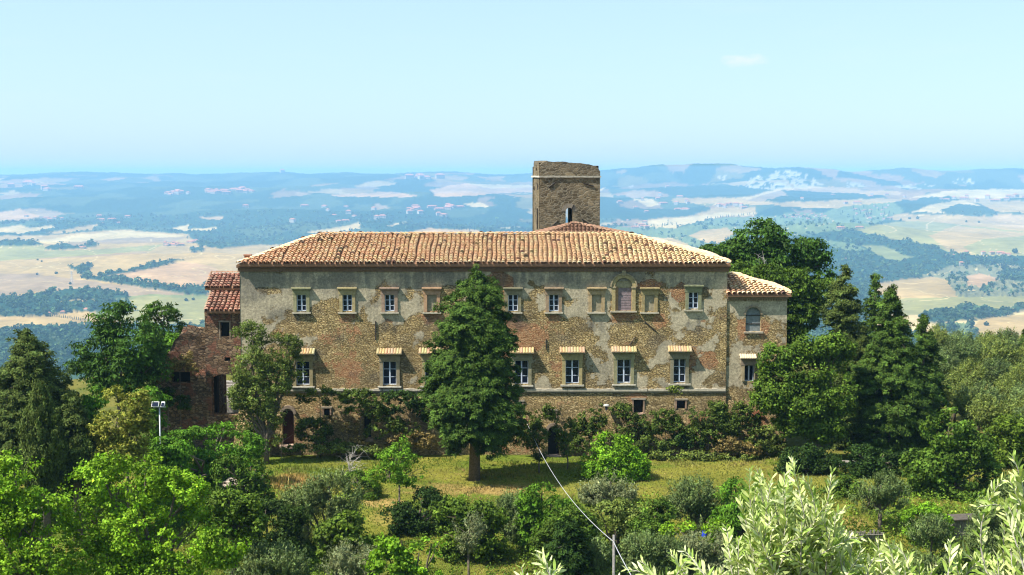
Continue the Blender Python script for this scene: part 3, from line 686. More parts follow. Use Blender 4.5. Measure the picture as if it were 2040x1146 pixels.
# ------------------------------------------------------------------ buildings
def tile_roof(name, A, B, Cc, D, parent, du=0.44, dv=0.46, pal=None, seed=1, mat='tile', capA=True, capD=True, capT=True, wob=0.05, baseth=0.16):
    """A-B eave (left to right), D-C ridge (D above A, C above B). Barrel tiles as real half pipes."""
    rg = np.random.default_rng(seed)
    A, B, Cc, D = [np.array(p, float) for p in (A, B, Cc, D)]
    eu = B - A; Lu = np.linalg.norm(eu); eu /= Lu
    nrm = np.cross(eu, (D + Cc) / 2 - (A + B) / 2); nrm /= np.linalg.norm(nrm)
    ev = np.cross(nrm, eu)
    q = lambda p: (np.dot(p - A, eu), np.dot(p - A, ev))
    uD, vD = q(D); uC, vC = q(Cc); Hh = max(vD, vC)
    V = []; Fc = []; Cl = []
    ang = np.linspace(0, math.pi, 6)
    nu = int(Lu / du); nv = int(Hh / dv) + 1
    colj = rg.normal(0, 0.022, nu + 2)
    for i in range(nu + 1):
        for j in range(nv + 1):
            u = (i + 0.5) * Lu / (nu + 1) + colj[i] ; v = j * dv - 0.05
            t = min(1, max(0, (v + dv * 0.5) / Hh))
            ul = uD * t; ur = Lu + (uC - Lu) * t
            if u < ul + 0.08 or u > ur - 0.08 or v + dv > Hh + 0.04: continue
            w = wob * (vn(np.array([u * 0.35]), np.array([v * 0.5]), seed)[0] - 0.5) * 2
            uo = 0.035 * math.sin(v * 1.1 + i * 0.35) + rg.normal(0, 0.02)
            r0 = du * 0.415 * rg.uniform(.94, 1.08); r1 = r0 * 0.80; ln_ = dv * 1.55
            base = A + eu * (u + uo) + ev * v + nrm * (0.05 + w)
            c = pal(u / Lu, t, rg)
            b = len(V)
            lift0, lift1 = 0.13, 0.0
            for rr, dvv, lf in ((r0, 0, lift0), (r1, ln_, lift1)):
                for a in ang:
                    V.append(base + eu * rr * math.cos(a) + ev * dvv + nrm * (rr * 0.85 * math.sin(a) + lf)); Cl.append(c)
            for k in range(5): Fc.append((b + k + 1, b + k, b + 6 + k, b + 6 + k + 1))
            # thickness at the lower lip, its shadow put into a darker colour
            b2 = len(V)
            for a in ang: V.append(base + eu * r0 * .8 * math.cos(a) + nrm * (r0 * 0.62 * math.sin(a) + lift0)); Cl.append(tuple(x * .5 for x in c))
            for k in range(5): Fc.append((b + k, b + k + 1, b2 + k + 1, b2 + k))
    def cap_line(P0, P1, r=0.12):
        L = np.linalg.norm(P1 - P0); d = (P1 - P0) / L; side = np.cross(d, (0, 0, 1.0)); side /= np.linalg.norm(side); upn = np.cross(side, d)
        n_ = int(L / 0.42)
        for k in range(n_):
            p = P0 + d * (k * L / n_) + upn * (0.10 + rg.normal(0, 0.006)) + side * rg.normal(0, 0.012); c = pal(0.5, 0.9, rg); c = tuple(min(.7, x * .5 + y_ * .35) for x, y_ in zip(c, (.5, .36, .22)))
            b = len(V)
            for rr, dd, lf in ((r, 0, 0.05), (r * .85, 0.5, 0.0)):
                for a in ang: V.append(p + side * rr * math.cos(a) + d * dd + upn * (rr * .8 * math.sin(a) + lf)); Cl.append(c)
            for m_ in range(5): Fc.append((b + m_ + 1, b + m_, b + 6 + m_, b + 6 + m_ + 1)); 
    if capA: cap_line(A, D)
    if capD: cap_line(B, Cc)
    if capT: cap_line(D, Cc)
    # bed of channel tiles under the covers
    b = len(V); c0 = (0.26, 0.14, 0.08)
    cor = [A, B, Cc, D]
    for p in cor: V.append(p + nrm * 0.03); Cl.append(c0)
    for p in cor: V.append(p - np.array((0, 0, baseth))); Cl.append(c0)
    Fc += [(b, b + 1, b + 2, b + 3), (b + 4, b + 7, b + 6, b + 5)] + [(b + k, b + 4 + k, b + 4 + (k + 1) % 4, b + (k + 1) % 4) for k in range(4)]
    return mk(name, V, Fc, M[mat], parent, np.array(Cl))
def pal_main(u, t, rg):
    if rg.random() < 0.03: return tuple(x * rg.uniform(.4, .7) for x in (0.30, 0.2, 0.13))
    red = np.array((0.58, 0.33, 0.195)); cream = np.array((0.72, 0.455, 0.245)); pale = np.array((0.90, 0.68, 0.46))
    m = np.clip(0.12 + 0.80 * u + rg.normal(0, 0.24), 0, 1)
    c = (red * (1 - m) + cream * m) * 1.55
    if rg.random() < 0.22: c = c * .5 + pale * .5
    if t < 0.05 and u > 0.17: c = c * .4 + pale * .62
    return tuple(np.clip(c * rg.uniform(.78, 1.12), 0, .88))
def pal_red(u, t, rg):
    c = np.array((0.36, 0.14, 0.095)) * (1 - (k := rg.random() * .7)) + np.array((0.48, 0.34, 0.25)) * k
    return tuple(c * rg.uniform(.6, 1.25))
def pal_far(u, t, rg):
    c = np.array((0.30, 0.165, 0.105)); return tuple(c * rg.uniform(.85, 1.15))

def wall_grid(name, x0, x1, z0, z1, holes, mat, parent, maskf, Y=110.0, step=0.22, depth=0.4, yf=None, topf=None, botf=None):
    """facade in the plane y = Y facing the camera, real openings with reveals"""
    def cuts(a, b, e):
        c = list(np.arange(a, b, step)) + [b] + [v for v in e if a < v < b]; c = sorted(set(np.round(c, 4)))
        r = [c[0]]
        for v in c[1:]:
            if v - r[-1] > 0.03 or any(abs(v - q) < 1e-3 for q in e) : r.append(v)
        return np.array(r)
    xs = cuts(x0, x1, [round(h[k], 4) for h in holes for k in (0, 1)]); zs = cuts(z0, z1, [round(h[k], 4) for h in holes for k in (2, 3)])
    X, Z = np.meshgrid(xs, zs); Yv = np.full(X.shape, Y)
    if yf is not None: Yv = Yv + yf(X, Z)
    Z2 = Z.copy()
    if topf is not None: Z2 = np.minimum(Z2, topf(X))
    V = np.stack([X, Yv, Z2], -1).reshape(-1, 3); n_ = len(xs)
    Fc = []
    xc = (xs[:-1] + xs[1:]) / 2; zc = (zs[:-1] + zs[1:]) / 2
    keep = np.ones((len(zc), len(xc)), bool)
    for h in holes:
        keep &= ~(((xc > h[0]) & (xc < h[1]))[None, :] & ((zc > h[2]) & (zc < h[3]))[:, None])
    jj, ii = np.where(keep); i = jj * n_ + ii
    Fc = np.stack([i, i + 1, i + n_ + 1, i + n_], -1)
    px, py = proj(V[:, 0], V[:, 1], V[:, 2]); C = maskf(px, py)
    Vl = [V]; Fl = [Fc]; Cl = [C]; b = len(V)
    for h in holes:
        a0, a1, c0, c1 = h[:4]; y0 = Y + (float(yf(np.array([(a0 + a1) / 2]), np.array([c0]))[0]) if yf is not None else 0)
        y1 = Y + (float(yf(np.array([(a0 + a1) / 2]), np.array([c1]))[0]) if yf is not None else 0)
        q = np.array([(a0, y0, c0), (a1, y0, c0), (a1, y1, c1), (a0, y1, c1), (a0, Y + depth, c0), (a1, Y + depth, c0), (a1, Y + depth, c1), (a0, Y + depth, c1)])
        Vl.append(q); Cl.append(np.tile((0.0, 0.1, 0.1), (8, 1)))
        Fl.append(np.array([(0, 4, 5, 1), (1, 5, 6, 2), (2, 6, 7, 3), (3, 7, 4, 0)]) + b); b += 8
    return mk(name, np.concatenate(Vl), np.concatenate(Fl), M[mat], parent, np.concatenate(Cl))

def hpx(x0, x1, y0, y1, Y=110.0):
    return (PX(x0, Y), PX(x1, Y), PZ(y1, Y), PZ(y0, Y))
STONE = (0.33, 0.27, 0.165); STONE2 = (0.40, 0.315, 0.155); GREYST = (0.26, 0.225, 0.15)
def slab(mb, x0, x1, y0, y1, z0, z1, c, ragged=0.015):
    n_ = max(2, int((x1 - x0) / 0.25)); xs = np.linspace(x0, x1, n_ + 1)
    top = [z1 + random.uniform(-ragged, ragged) for _ in xs]
    v = []
    for x, t in zip(xs, top): v += [(x, y0, z0), (x, y1, z0), (x, y1, t), (x, y0, t + random.uniform(-ragged, ragged) * .5)]
    f = []
    for i in range(n_):
        b = i * 4
        for k in range(4): f.append((b + k, b + 4 + k, b + 4 + (k + 1) % 4, b + (k + 1) % 4))
    f += [(0, 1, 2, 3)[::-1], tuple(n_ * 4 + k for k in range(4))]
    mb.add(v, f, c)

def sash(parent, x0, x1, z0, z1, y, rows=3):
    """two leaves with muntins and dark panes"""
    fr = MB(); w = 0.055
    mid = (x0 + x1) / 2
    fr.box(x0, x0 + w, y, y + .07, z0, z1); fr.box(x1 - w, x1, y, y + .07, z0, z1)
    fr.box(x0 + w, x1 - w, y + .003, y + .067, z1 - w, z1); fr.box(x0 + w, x1 - w, y + .003, y + .067, z0, z0 + w * 1.4)
    fr.box(mid - w * 1.05, mid + w * 1.05, y - .01, y + .06, z0 + w * 1.4, z1 - w)
    for k in range(1, rows):
        z = z0 + (z1 - z0) * k / rows
        fr.box(x0 + w, mid - w * 1.05, y + .012, y + .05, z - .022, z + .022); fr.box(mid + w * 1.05, x1 - w, y + .012, y + .05, z - .022, z + .022)
    o = fr.build('frame', M['paint'], parent)
    g = MB()
    for xa, xb in ((x0 + w, mid - w), (mid + w, x1 - w)):
        for k in range(rows):
            za = z0 + w + (z1 - z0 - 2 * w) * k / rows; zb = z0 + w + (z1 - z0 - 2 * w) * (k + 1) / rows
            t = random.uniform(-.006, .006); g.add([(xa, y + .035 + t, za), (xb, y + .035 - t, za), (xb, y + .035, zb), (xa, y + .035 + t, zb)], [(0, 1, 2, 3)])
    g.build('pane', M['glass'], parent)
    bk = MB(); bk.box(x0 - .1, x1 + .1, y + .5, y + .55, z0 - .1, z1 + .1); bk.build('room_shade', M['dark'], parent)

def upper_window(root, cx, cy0=0, blind=False, label=None):
    """stone framed window of the upper floor; cx in photo px"""
    Y = 110; s = 1 / 24.0
    X0 = PX(cx); zt = PZ(573 + cy0); zb = PZ(623 + cy0)
    sx = X0 - 0.40; ex = X0 + 0.40; sz0 = PZ(620 + cy0); sz1 = PZ(587 + cy0)
    mb = MB(); c = tuple(v * random.uniform(.85, 1.12) for v in random.choice((STONE, STONE2, GREYST)))
    mb.box(sx - .27, sx, Y - .10, Y + .25, zb + .05, sz1, c, 0.006); mb.box(ex, ex + .27, Y - .10, Y + .25, zb + .05, sz1, c, 0.006)
    mb.box(sx - .33, ex + .33, Y - .12, Y + .25, sz1, zt - .09, c, 0.006)
    w = mb.build('window', M['trim'], root)
    if label: w['label'] = label
    m2 = MB(); slab(m2, sx - .42, ex + .42, Y - .34, Y + .1, zt - .09, zt + .02, tuple(v * 1.15 for v in c)); slab(m2, sx - .36, ex + .36, Y - .24, Y + .1, zt - .2, zt - .095, c); m2.build('cornice', M['trim'], w)
    m3 = MB(); slab(m3, sx - .38, ex + .38, Y - .22, Y + .2, zb - .08, zb + .04, (0.42, 0.38, 0.29)); m3.build('sill', M['trim'], w)
    if blind:
        m4 = MB(); m4.box(sx, ex, Y + .06, Y + .12, sz0 - .1, sz1, (0.33, 0.285, 0.19), .01); m4.build('infill', M['trim'], w)
    else: sash(w, sx, ex, sz0, sz1, Y + .10)
    return hpx(0, 0, 0, 0)
def lower_window(root, cx, dy=0, hw=0.6, Y=110):
    X0 = PX(cx); zs0 = PZ(764 + dy); zs1 = PZ(717 + dy); zb = PZ(767 + dy); zt = PZ(702 + dy)
    sx, ex = X0 - hw, X0 + hw; c = tuple(v * random.uniform(.85, 1.1) for v in random.choice((STONE, STONE2, GREYST)))
    mb = MB(); mb.box(sx - .28, sx, Y - .12, Y + .25, zb, zs1, c, .006); mb.box(ex, ex + .28, Y - .12, Y + .25, zb, zs1, c, .006); mb.box(sx - .34, ex + .34, Y - .15, Y + .25, zs1, zt, c, .006)
    mb.box(sx - .14, sx - .005, Y - .05, Y + .22, zs0, zs1 + .1, tuple(v * .8 for v in c)); 
    w = mb.build('window', M['trim'], root)
    m3 = MB(); slab(m3, sx - .42, ex + .42, Y - .28, Y + .2, zb - .09, zb + .03, (0.45, 0.42, 0.34)); m3.build('sill', M['trim'], w)
    # little tiled hood
    m2 = MB(); zz0 = zt + .02; zz1 = PZ(691 + dy)
    m2.box(sx - .5, ex + .5, Y - .5, Y + .05, zz0 - .05, zz0 + .02, (0.3, 0.27, 0.2))
    n_ = 9; W_ = (ex - sx + 1.0)
    for k in range(n_):
        xa = sx - .5 + W_ * k / n_; xb = xa + W_ / n_; c2 = (0.50, 0.345, 0.18) if random.random() < .6 else (0.50, 0.37, 0.21); c2 = tuple(v * random.uniform(.85, 1.1) for v in c2)
        v = []; A = [math.pi * q / 4 for q in range(5)]
        for y_, z_ in ((Y - .56, zz0 + .02), (Y + .03, zz1 - .06)):
            for a in A: v.append(((xa + xb) / 2 + math.cos(a) * (xb - xa) * .5, y_, z_ + math.sin(a) * .10 + random.uniform(-.01, .01)))
        m2.add(v, [(i + 1, i, 5 + i, 6 + i) for i in range(4)] + [(0, 1, 2, 3, 4)], c2)
    m2.add([(sx - .5, Y - .5, zz0 + .02), (ex + .5, Y - .5, zz0 + .02), (ex + .5, Y + .05, zz1 - .05), (sx - .5, Y + .05, zz1 - .05)], [(0, 1, 2, 3)], (0.5, 0.36, 0.2))
    m2.build('hood', M['tile'], w)
    sash(w, sx, ex, zs0, zs1, Y + .12)

YF = 110.0
def main_mask(px, py):
    n1 = fbm(px / 60, py / 45, 301, 4); n2 = fbm(px / 24, py / 20, 311, 4)
    pl = 0.34 + 0.24 * sstep(680, 590, py) + 0.40 * sstep(580, 556, py) + (n1 - 0.5) * 3.4 + (n2 - .5) * 2.0
    pl = pl - 0.1 * sstep(690, 740, py)
    pl = np.where(py > 778, 0.0, pl)
    br = 0.06 + (fbm(px / 50, py / 30, 331, 4) - 0.5) * 1.7
    def bl(a, b, ra, rb, w): return w * np.exp(-((px - a) / ra) ** 2 - ((py - b) / rb) ** 2)
    for a, b, ra, rb, w in [(1290, 640, 30, 40, -.9), (1000, 560, 16, 30, -1.2), (640, 600, 20, 40, -.4), (1310, 700, 120, 60, -.5), (1050, 670, 80, 60, -1.1), (760, 660, 130, 30, -.7), (700, 720, 120, 50, -.8), (610, 650, 60, 20, -.5),
                            (1420, 570, 60, 70, .7), (1150, 610, 40, 30, .8), (800, 545, 120, 20, .9), (1340, 650, 30, 60, .6), (1180, 545, 120, 18, .9), (560, 600, 60, 50, .5), (1380, 720, 20, 30, .7), (830, 740, 20, 30, .8), (1175, 720, 15, 15, .9), (1400, 740, 20, 24, .7), (500, 580, 20, 60, .4), (1300, 725, 40, 20, .5), (1070, 710, 20, 16, .6)]:
        pl = pl + bl(a, b, ra, rb, w)
    for a, b, ra, rb, w in [(985, 560, 14, 32, 1.3), (1000, 570, 22, 16, 1.2), (1020, 650, 60, 25, 1.0), (1105, 632, 24, 12, 1.1), (777, 632, 20, 12, 1.1), (693, 634, 24, 10, 1.0), (602, 634, 26, 9, .7), (1240, 632, 26, 12, 1.2), (1355, 577, 14, 28, 1.4), (1285, 568, 30, 9, 1.2),
                            (1315, 640, 14, 16, 1.2), (1385, 634, 20, 10, .8), (700, 740, 50, 22, .35), (1400, 715, 40, 30, .9), (1025, 690, 60, 20, .9), (860, 632, 20, 14, 1.0), (1110, 745, 16, 30, .7), (750, 700, 24, 12, .3), (1275, 790, 26, 12, .8), (1380, 700, 30, 14, .7), (700, 700, 14, 40, .3), (1205, 600, 12, 24, .5), (640, 535, 700, 5, .5)]:
        br = br + bl(a, b, ra, rb, w)
    pl = pl - np.clip(br - .3, 0, 1) * .9
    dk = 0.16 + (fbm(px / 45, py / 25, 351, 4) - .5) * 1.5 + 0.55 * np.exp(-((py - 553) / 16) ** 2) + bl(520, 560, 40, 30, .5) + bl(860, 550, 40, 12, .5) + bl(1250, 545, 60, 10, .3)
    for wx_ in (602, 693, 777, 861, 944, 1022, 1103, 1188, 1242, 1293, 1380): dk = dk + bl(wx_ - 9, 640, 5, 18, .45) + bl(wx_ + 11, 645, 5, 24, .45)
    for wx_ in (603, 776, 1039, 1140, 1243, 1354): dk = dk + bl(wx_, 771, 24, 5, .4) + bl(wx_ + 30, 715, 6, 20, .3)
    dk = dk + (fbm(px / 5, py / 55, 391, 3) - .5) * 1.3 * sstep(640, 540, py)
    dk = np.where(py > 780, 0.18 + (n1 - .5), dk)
    return np.clip(np.stack([pl, br, dk], -1), -0.5, 1.5)

root = thing('monastery', 'long three storey stone monastery with stripped plaster and a hipped terracotta roof', 'monastery', (PX(960), YF + 7, 0))
up_px = [602, 693, 777, 944, 1022, 1103, 1380]; blind_px = [861, 1188, 1293]; low_px = [(603, 3), (776, 3), (860, 2), (1039, 1), (1140, 0), (1243, -1), (1354, -2)]
HL = []
for x in up_px + blind_px:
    dy = -5 if x == 1380 else 0; a = PX(x); HL.append((a - .40, a + .40, PZ(620 + dy), PZ(587 + dy)))
for x, dy in low_px:
    a = PX(x); hw = .56 if x != 1354 else .5; HL.append((a - hw, a + hw, PZ(764 + dy), PZ(717 + dy)))
portal = hpx(1225, 1260, 560, 619); HL.append(portal)
basement = [(644, 656, 813, 830), (1263, 1282, 796, 823), (1349, 1366, 797, 814), (1092, 1114, 852, 906), (1094, 1107, 818, 834), (1030, 1040, 800, 818), (724, 738, 826, 872), (561, 584, 818, 886), (1503, 1519, 822, 846), (840, 852, 820, 842)]
zs_string = PZ(777)
HM = HL + [hpx(*b) for b in basement if b[0] < 1447]
batter = lambda X, Z: -np.maximum(0, zs_string - Z) * 0.055 + (fbm(X * .9, Z * .9, 77, 3) - .5) * 0.07 * (Z < zs_string + 20)
x_l, x_r = PX(480), PX(1447)
z_eave = PZ(527)
wall_grid('front_wall', x_l, x_r, -0.8, z_eave, HM, 'wall', root, main_mask, yf=batter)
# side and back walls
def side_mask(px, py): return np.tile((0.55, 0.1, 0.2), (len(np.atleast_1d(px)), 1))
mb = MB(); mb.v = []; 
def flat_wall(name, pts, mat, parent, c=(0.4, 0.1, 0.2), n_=1):
    m_ = MB(); m_.add(pts, [tuple(range(len(pts)))], c); return m_.build(name, M[mat], parent)
YB = YF + 14
flat_wall('side_wall', [(x_l, YB, -4), (x_l, YF - .03, -1), (x_l, YF - .03, z_eave), (x_l, YB, z_eave)], 'wall', root)
flat_wall('side_wall', [(x_r, YF + .03, -1), (x_r, YB, -4), (x_r, YB, z_eave), (x_r, YF + .03, z_eave)], 'wall', root)
flat_wall('rear_wall', [(x_r, YB, -4), (x_l, YB, -4), (x_l, YB, z_eave), (x_r, YB, z_eave)], 'wall', root)
# cornice under the eaves
mb = MB(); slab(mb, x_l - .12, x_r + .12, YF - .16, YF + .03, PZ(541), PZ(533), (0.20, 0.12, 0.075), .01); slab(mb, x_l - .2, x_r + .2, YF - .30, YF + .02, PZ(533.5), PZ(528), (0.17, 0.10, 0.065), .005)
mb.build('eaves_cornice', M['trim'], root)
# roof
eL = P(473, 527, YF - .62); eR = P(1456, 526, YF - .62); ze = eL[2]; eR[2] = ze
rL = P(645, 467, YF + 7); rR = P(1246, 466.5, YF + 7); rR[2] = rL[2]
bL = np.array((eL[0], YB + .6, ze)); bR = np.array((eR[0], YB + .6, ze))
rf = tile_roof('roof', eL, eR, rR, rL, root, 0.40, 0.42, pal_main, 3)
tile_roof('roof', bR, bL, rL, rR, root, 0.9, 0.9, pal_main, 4, capA=False, capD=False, capT=False)
tile_roof('roof', bL, eL, rL + (0.0, 0, 0), rL + (0.01, .01, 0), root, 0.45, 0.47, pal_main, 5, capA=False, capD=False, capT=False)
tile_roof('roof', eR, bR, rR + (0, .01, 0), rR, root, 0.45, 0.47, pal_main, 6, capA=False, capD=False, capT=False)
c0 = P(494, 520, YF + 1.5)
mb = MB(); mb.box(c0[0] - .25, c0[0] + .25, YF + 1.2, YF + 1.7, c0[2] - .5, c0[2] + .45, (0.28, 0.12, 0.07), .01); mb.box(c0[0] - .32, c0[0] + .32, YF + 1.14, YF + 1.76, c0[2] + .453, c0[2] + .55, (0.33, 0.16, 0.1), .01)
mb.build('chimney', M['trim'], root)
# string course
mb = MB(); 
for a, b in ((470, 640), (641, 760), (762, 905), (907, 1010), (1012, 1130), (1131, 1290), (1292, 1446)):
    slab(mb, PX(a), PX(b), YF - .17, YF + .1, PZ(779) + random.uniform(-.02, .02), PZ(774.5), (0.50, 0.45, 0.35), .035)
slab(mb, x_l, x_r, YF - .10, YF + .1, PZ(782), PZ(779.4), (0.3, 0.26, 0.19), .02)
mb.build('string_course', M['trim'], root)
for x in up_px: upper_window(root, x, -5 if x == 1380 else 0)
for x in blind_px: upper_window(root, x, 0, True)
for x, dy in low_px: lower_window(root, x, dy, .56 if x != 1354 else .5)
# arched portal high in the wall with grey shutters
mb = MB(); xa, xb = PX(1218), PX(1265); zb_ = PZ(620); zsp = PZ(574); cx_ = (xa + xb) / 2
for sgn, x in ((1, xa), (-1, xb)):
    mb.box(min(x, x + sgn * .30), max(x, x + sgn * .30), YF - .13, YF + .2, zb_, zsp, STONE2, .008); mb.box(min(x - sgn * .06, x + sgn * .36), max(x - sgn * .06, x + sgn * .36), YF - .18, YF + .1, zsp, zsp + .13, STONE, .008)
ro = (xb - xa) / 2 + .02
def arc(mb, cx_, cz, r0, r1, y0, y1, c, a0=0, a1=math.pi, n_=14):
    v = []; f = []
    for i in range(n_ + 1):
        a = a0 + (a1 - a0) * i / n_
        for r in (r0, r1):
            for y in (y0, y1): v.append((cx_ + math.cos(a) * r, y, cz + math.sin(a) * r))
    for i in range(n_):
        b = i * 4; f += [(b, b + 4, b + 6, b + 2), (b + 2, b + 6, b + 7, b + 3), (b + 3, b + 7, b + 5, b + 1), (b + 1, b + 5, b + 4, b)]
    f += [(0, 2, 3, 1), tuple(n_ * 4 + k for k in (0, 1, 3, 2))]
    mb.add(v, f, c)
arc(mb, cx_, zsp + .13, ro - .28, ro, YF - .15, YF + .1, STONE2); arc(mb, cx_, zsp + .13, ro + .004, ro + .12, YF - .22, YF + .08, STONE)
mb.box(cx_ - .16, cx_ + .16, YF - .27, YF, zsp + .13 + ro * .93, zsp + .13 + ro * 1.35, STONE, .02)
pw = mb.build('portal', M['trim'], root); pw['label'] = 'arched stone doorway high in the wall, closed with grey boards'
m_ = MB(); slab(m_, xa - .12, xb + .12, YF - .28, YF + .1, zb_ - .09, zb_ + .02, (0.42, 0.37, 0.28)); m_.build('sill', M['trim'], pw)
m_ = MB(); m_.box(PX(1231), PX(1257), YF + .10, YF + .16, zb_ - .05, zsp + .02, (0.27, 0.21, 0.215)); 
for k in range(9): z = zb_ + (zsp - zb_) * (k + .5) / 9; m_.box(PX(1232), PX(1256), YF + .085, YF + .10, z - .075, z + .065, (0.25, 0.19, 0.20))
m_.build('shutter', M['trim'], pw)
m_ = MB(); m_.box(PX(1219), PX(1231), YF + .05, YF + .14, zb_, zsp + .1, (0.36, 0.22, 0.11), .01); m_.box(PX(1257), PX(1264), YF + .05, YF + .14, zb_, zsp + .1, (0.36, 0.25, 0.13), .01); m_.box(PX(1219), PX(1264), YF + .052, YF + .142, zsp + .025, zsp + 1.0, (0.34, 0.29, 0.17), .01)
m_.build('infill', M['trim'], pw)
# basement openings
for i, b in enumerate(basement):
    if b[0] > 1447: continue
    h = hpx(*b); yb = YF + float(batter(np.array([h[0]]), np.array([h[2]]))[0])
    mb = MB()
    if i in (0, 1, 2, 4, 5, 9):
        mb.box(h[0] - .12, h[0], yb - .05, YF + .2, h[2], h[3], (0.3, 0.2, 0.14), .01); mb.box(h[1], h[1] + .12, yb - .05, YF + .2, h[2], h[3], (0.3, 0.2, 0.14), .01); slab(mb, h[0] - .2, h[1] + .2, yb - .08, YF + .2, h[3], h[3] + .14, (0.32, 0.27, 0.2))
        if i == 1: slab(mb, h[0] - .15, h[1] + .15, yb - .1, YF + .2, h[2] - .12, h[2], (0.5, 0.34, 0.25))
        w = mb.build('cellar_window', M['trim'], root)
    else:
        arc(mb, (h[0] + h[1]) / 2, h[3] - .25, (h[1] - h[0]) / 2 - .02, (h[1] - h[0]) / 2 + .22, yb - .04, YF + .25, (0.26, 0.2, 0.15)); w = mb.build('doorway', M['trim'], root)
        m3 = MB(); slab(m3, h[0] - .2, h[1] + .2, yb - .5, YF + .2, h[2] - .2, h[2] + .03, (0.5, 0.36, 0.28)); m3.build('threshold', M['trim'], w)
    m2 = MB(); m2.box(h[0] - .05, h[1] + .05, YF + .3, YF + .36, h[2] - .05, h[3] + .05); m2.build('door_leaf' if i in (7,) else 'recess_shade', M['door'] if i == 7 else M['dark'], w)
# battered buttress at the left corner
mb = MB(); t0 = P(482, 788, YF); mb.add([(t0[0] - .05, YF - .1, t0[2]), (t0[0] + 1.9, YF - .1, t0[2]), (t0[0] + 1.9, YF + 2, t0[2]), (t0[0] - .05, YF + 2, t0[2]), (PX(459), YF - 1.15, -.9), (t0[0] + 2.6, YF - 1.15, -.9), (t0[0] + 2.6, YF + 2, -.9), (PX(459), YF + 2, -.9)],
    [(3, 2, 1, 0), (0, 1, 5, 4), (1, 2, 6, 5), (2, 3, 7, 6), (3, 0, 4, 7)], (0.1, 0.15, 0.2)); mb.build('buttress', M['wall'], root)
# iron ties and brackets on the wall
for a, b in (((1284, 641), (1308, 661)), ((1254, 688), (1266, 672)), ((748, 640), (748, 678)), ((1088, 676), (1088, 697))):
    p, q = P(*a, YF - .05), P(*b, YF - .05); m_ = MB(); m_.tube([p, q], .045, 5); m_.build('tie_bar', M['iron'], root)
# white lamp cap on a bracket
lp = P(1208, 808, YF - .55); m_ = MB(); m_.tube([lp + (0, .6, -.1), lp + (0, 0, -.05)], .03, 5, (.2, .2, .2)); m_.tube([lp + (0, 0, .12), lp + (0, 0, .08), lp + (0, 0, -.02)], [.05, .22, .27], 10, (.45, .46, .44)); m_.tube([lp + (0, 0, -.02), lp + (0, 0, -.4)], [.12, .09], 8, (.06, .06, .07))
tag(m_.build('wall_lantern', M['trim']), 'small wall lantern with a pale cap on the basement wall right of the arched doorway', 'lantern')

# ---- right annex
root = thing('annex', 'small stone annex with an arched grey shuttered window at the right end of the monastery', 'annex', (PX(1508), YF + 3, 0))
xa, xb = x_r + .01, PX(1567); za = PZ(589)
ah = hpx(1485, 1515, 612, 661); lw = hpx(1484, 1503, 728, 760); hs_ = [ah, lw, hpx(1503, 1519, 822, 846)]
def annex_mask(px, py):
    n1 = fbm(px / 30, py / 25, 401, 4); br = 0.15 + 1.1 * np.exp(-((px - 1478) / 9) ** 2 - ((py - 655) / 24) ** 2) + 1.0 * np.exp(-((px - 1522) / 9) ** 2 - ((py - 655) / 20) ** 2) + 1.0 * np.exp(-((px - 1515) / 12) ** 2 - ((py - 835) / 20) ** 2)
    pl = 0.35 + 0.5 * np.exp(-((py - 615) / 25) ** 2) + .5 * np.exp(-((px - 1465) / 20) ** 2 - ((py - 720) / 40) ** 2) - .6 * np.exp(-((px - 1460) / 20) ** 2 - ((py - 650) / 30) ** 2) + (n1 - .5) * 1.5
    return np.clip(np.stack([np.where(py > 775, 0, pl), br, .15 + (n1 - .5) * .6], -1), -.5, 1.5)
wall_grid('front_wall', xa, xb, -.8, za, hs_, 'wall', root, annex_mask, Y=YF + .12, yf=lambda X, Z: batter(X, Z))
flat_wall('side_wall', [(xb, YF + .1, -1), (xb, YF + 9, -3), (xb, YF + 9, za), (xb, YF + .1, za)], 'wall', root)
A = P(1447.5, 588, YF - .4); B = P(1577, 588, YF - .4); B[2] = A[2]; D = P(1449, 546, YF + 4.6); C2 = D + (0.15, 0.05, 0); 
tile_roof('roof', A, B, C2, D, root, .44, .46, pal_main, 11, capA=False, capT=False)
tile_roof('roof', B, np.array((B[0], YF + 9.4, B[2])), D + (.15, .1, 0), D + (.14, .04, 0), root, .6, .6, pal_main, 12, capA=False, capT=False, capD=False)
mb = MB(); slab(mb, xa, xb + .08, YF - .1, YF + .1, PZ(595), PZ(589), (0.26, 0.19, 0.12), .01)
for k in range(24): x = xa + (xb - xa) * (k + .3) / 24; mb.box(x, x + .1, YF - .04, YF + .08, PZ(599), PZ(595.3), (0.3, 0.2, 0.13))
mb.build('dentil_course', M['trim'], root)
mb = MB(); cxx = (ah[0] + ah[1]) / 2; rr = (ah[1] - ah[0]) / 2; arc(mb, cxx, ah[3] - rr, rr - .02, rr + .14, YF + .05, YF + .45, (0.3, 0.24, 0.16))
for sg in (-1, 1):   # spandrels closing the square opening above the arch
    pts = [(cxx + sg * math.cos(a) * rr, ah[3] - rr + math.sin(a) * rr) for a in np.linspace(0, math.pi / 2, 7)] + [(cxx + sg * rr, ah[3] + .01)]
    v = [(x, YF + .10, z) for x, z in pts]; mb.add(v, [tuple(range(len(v)))], (0.3, 0.25, 0.17))
w = mb.build('arched_window', M['trim'], root)
mb = MB(); mb.box(ah[0], ah[1], YF + .30, YF + .36, ah[2], ah[3], (0.20, 0.225, 0.225)); mb.build('shutter', M['trim'], w)
for z in (PZ(629), PZ(646)): mb = MB(); mb.box(ah[0], ah[1], YF + .24, YF + .30, z - .035, z + .035, (0.05, 0.045, 0.04)); mb.build('bar', M['trim'], w)
mb = MB(); slab(mb, ah[0] - .15, ah[1] + .2, YF - .05, YF + .3, ah[2] - .14, ah[2], (0.4, 0.34, 0.25), .03); mb.build('sill', M['trim'], w)
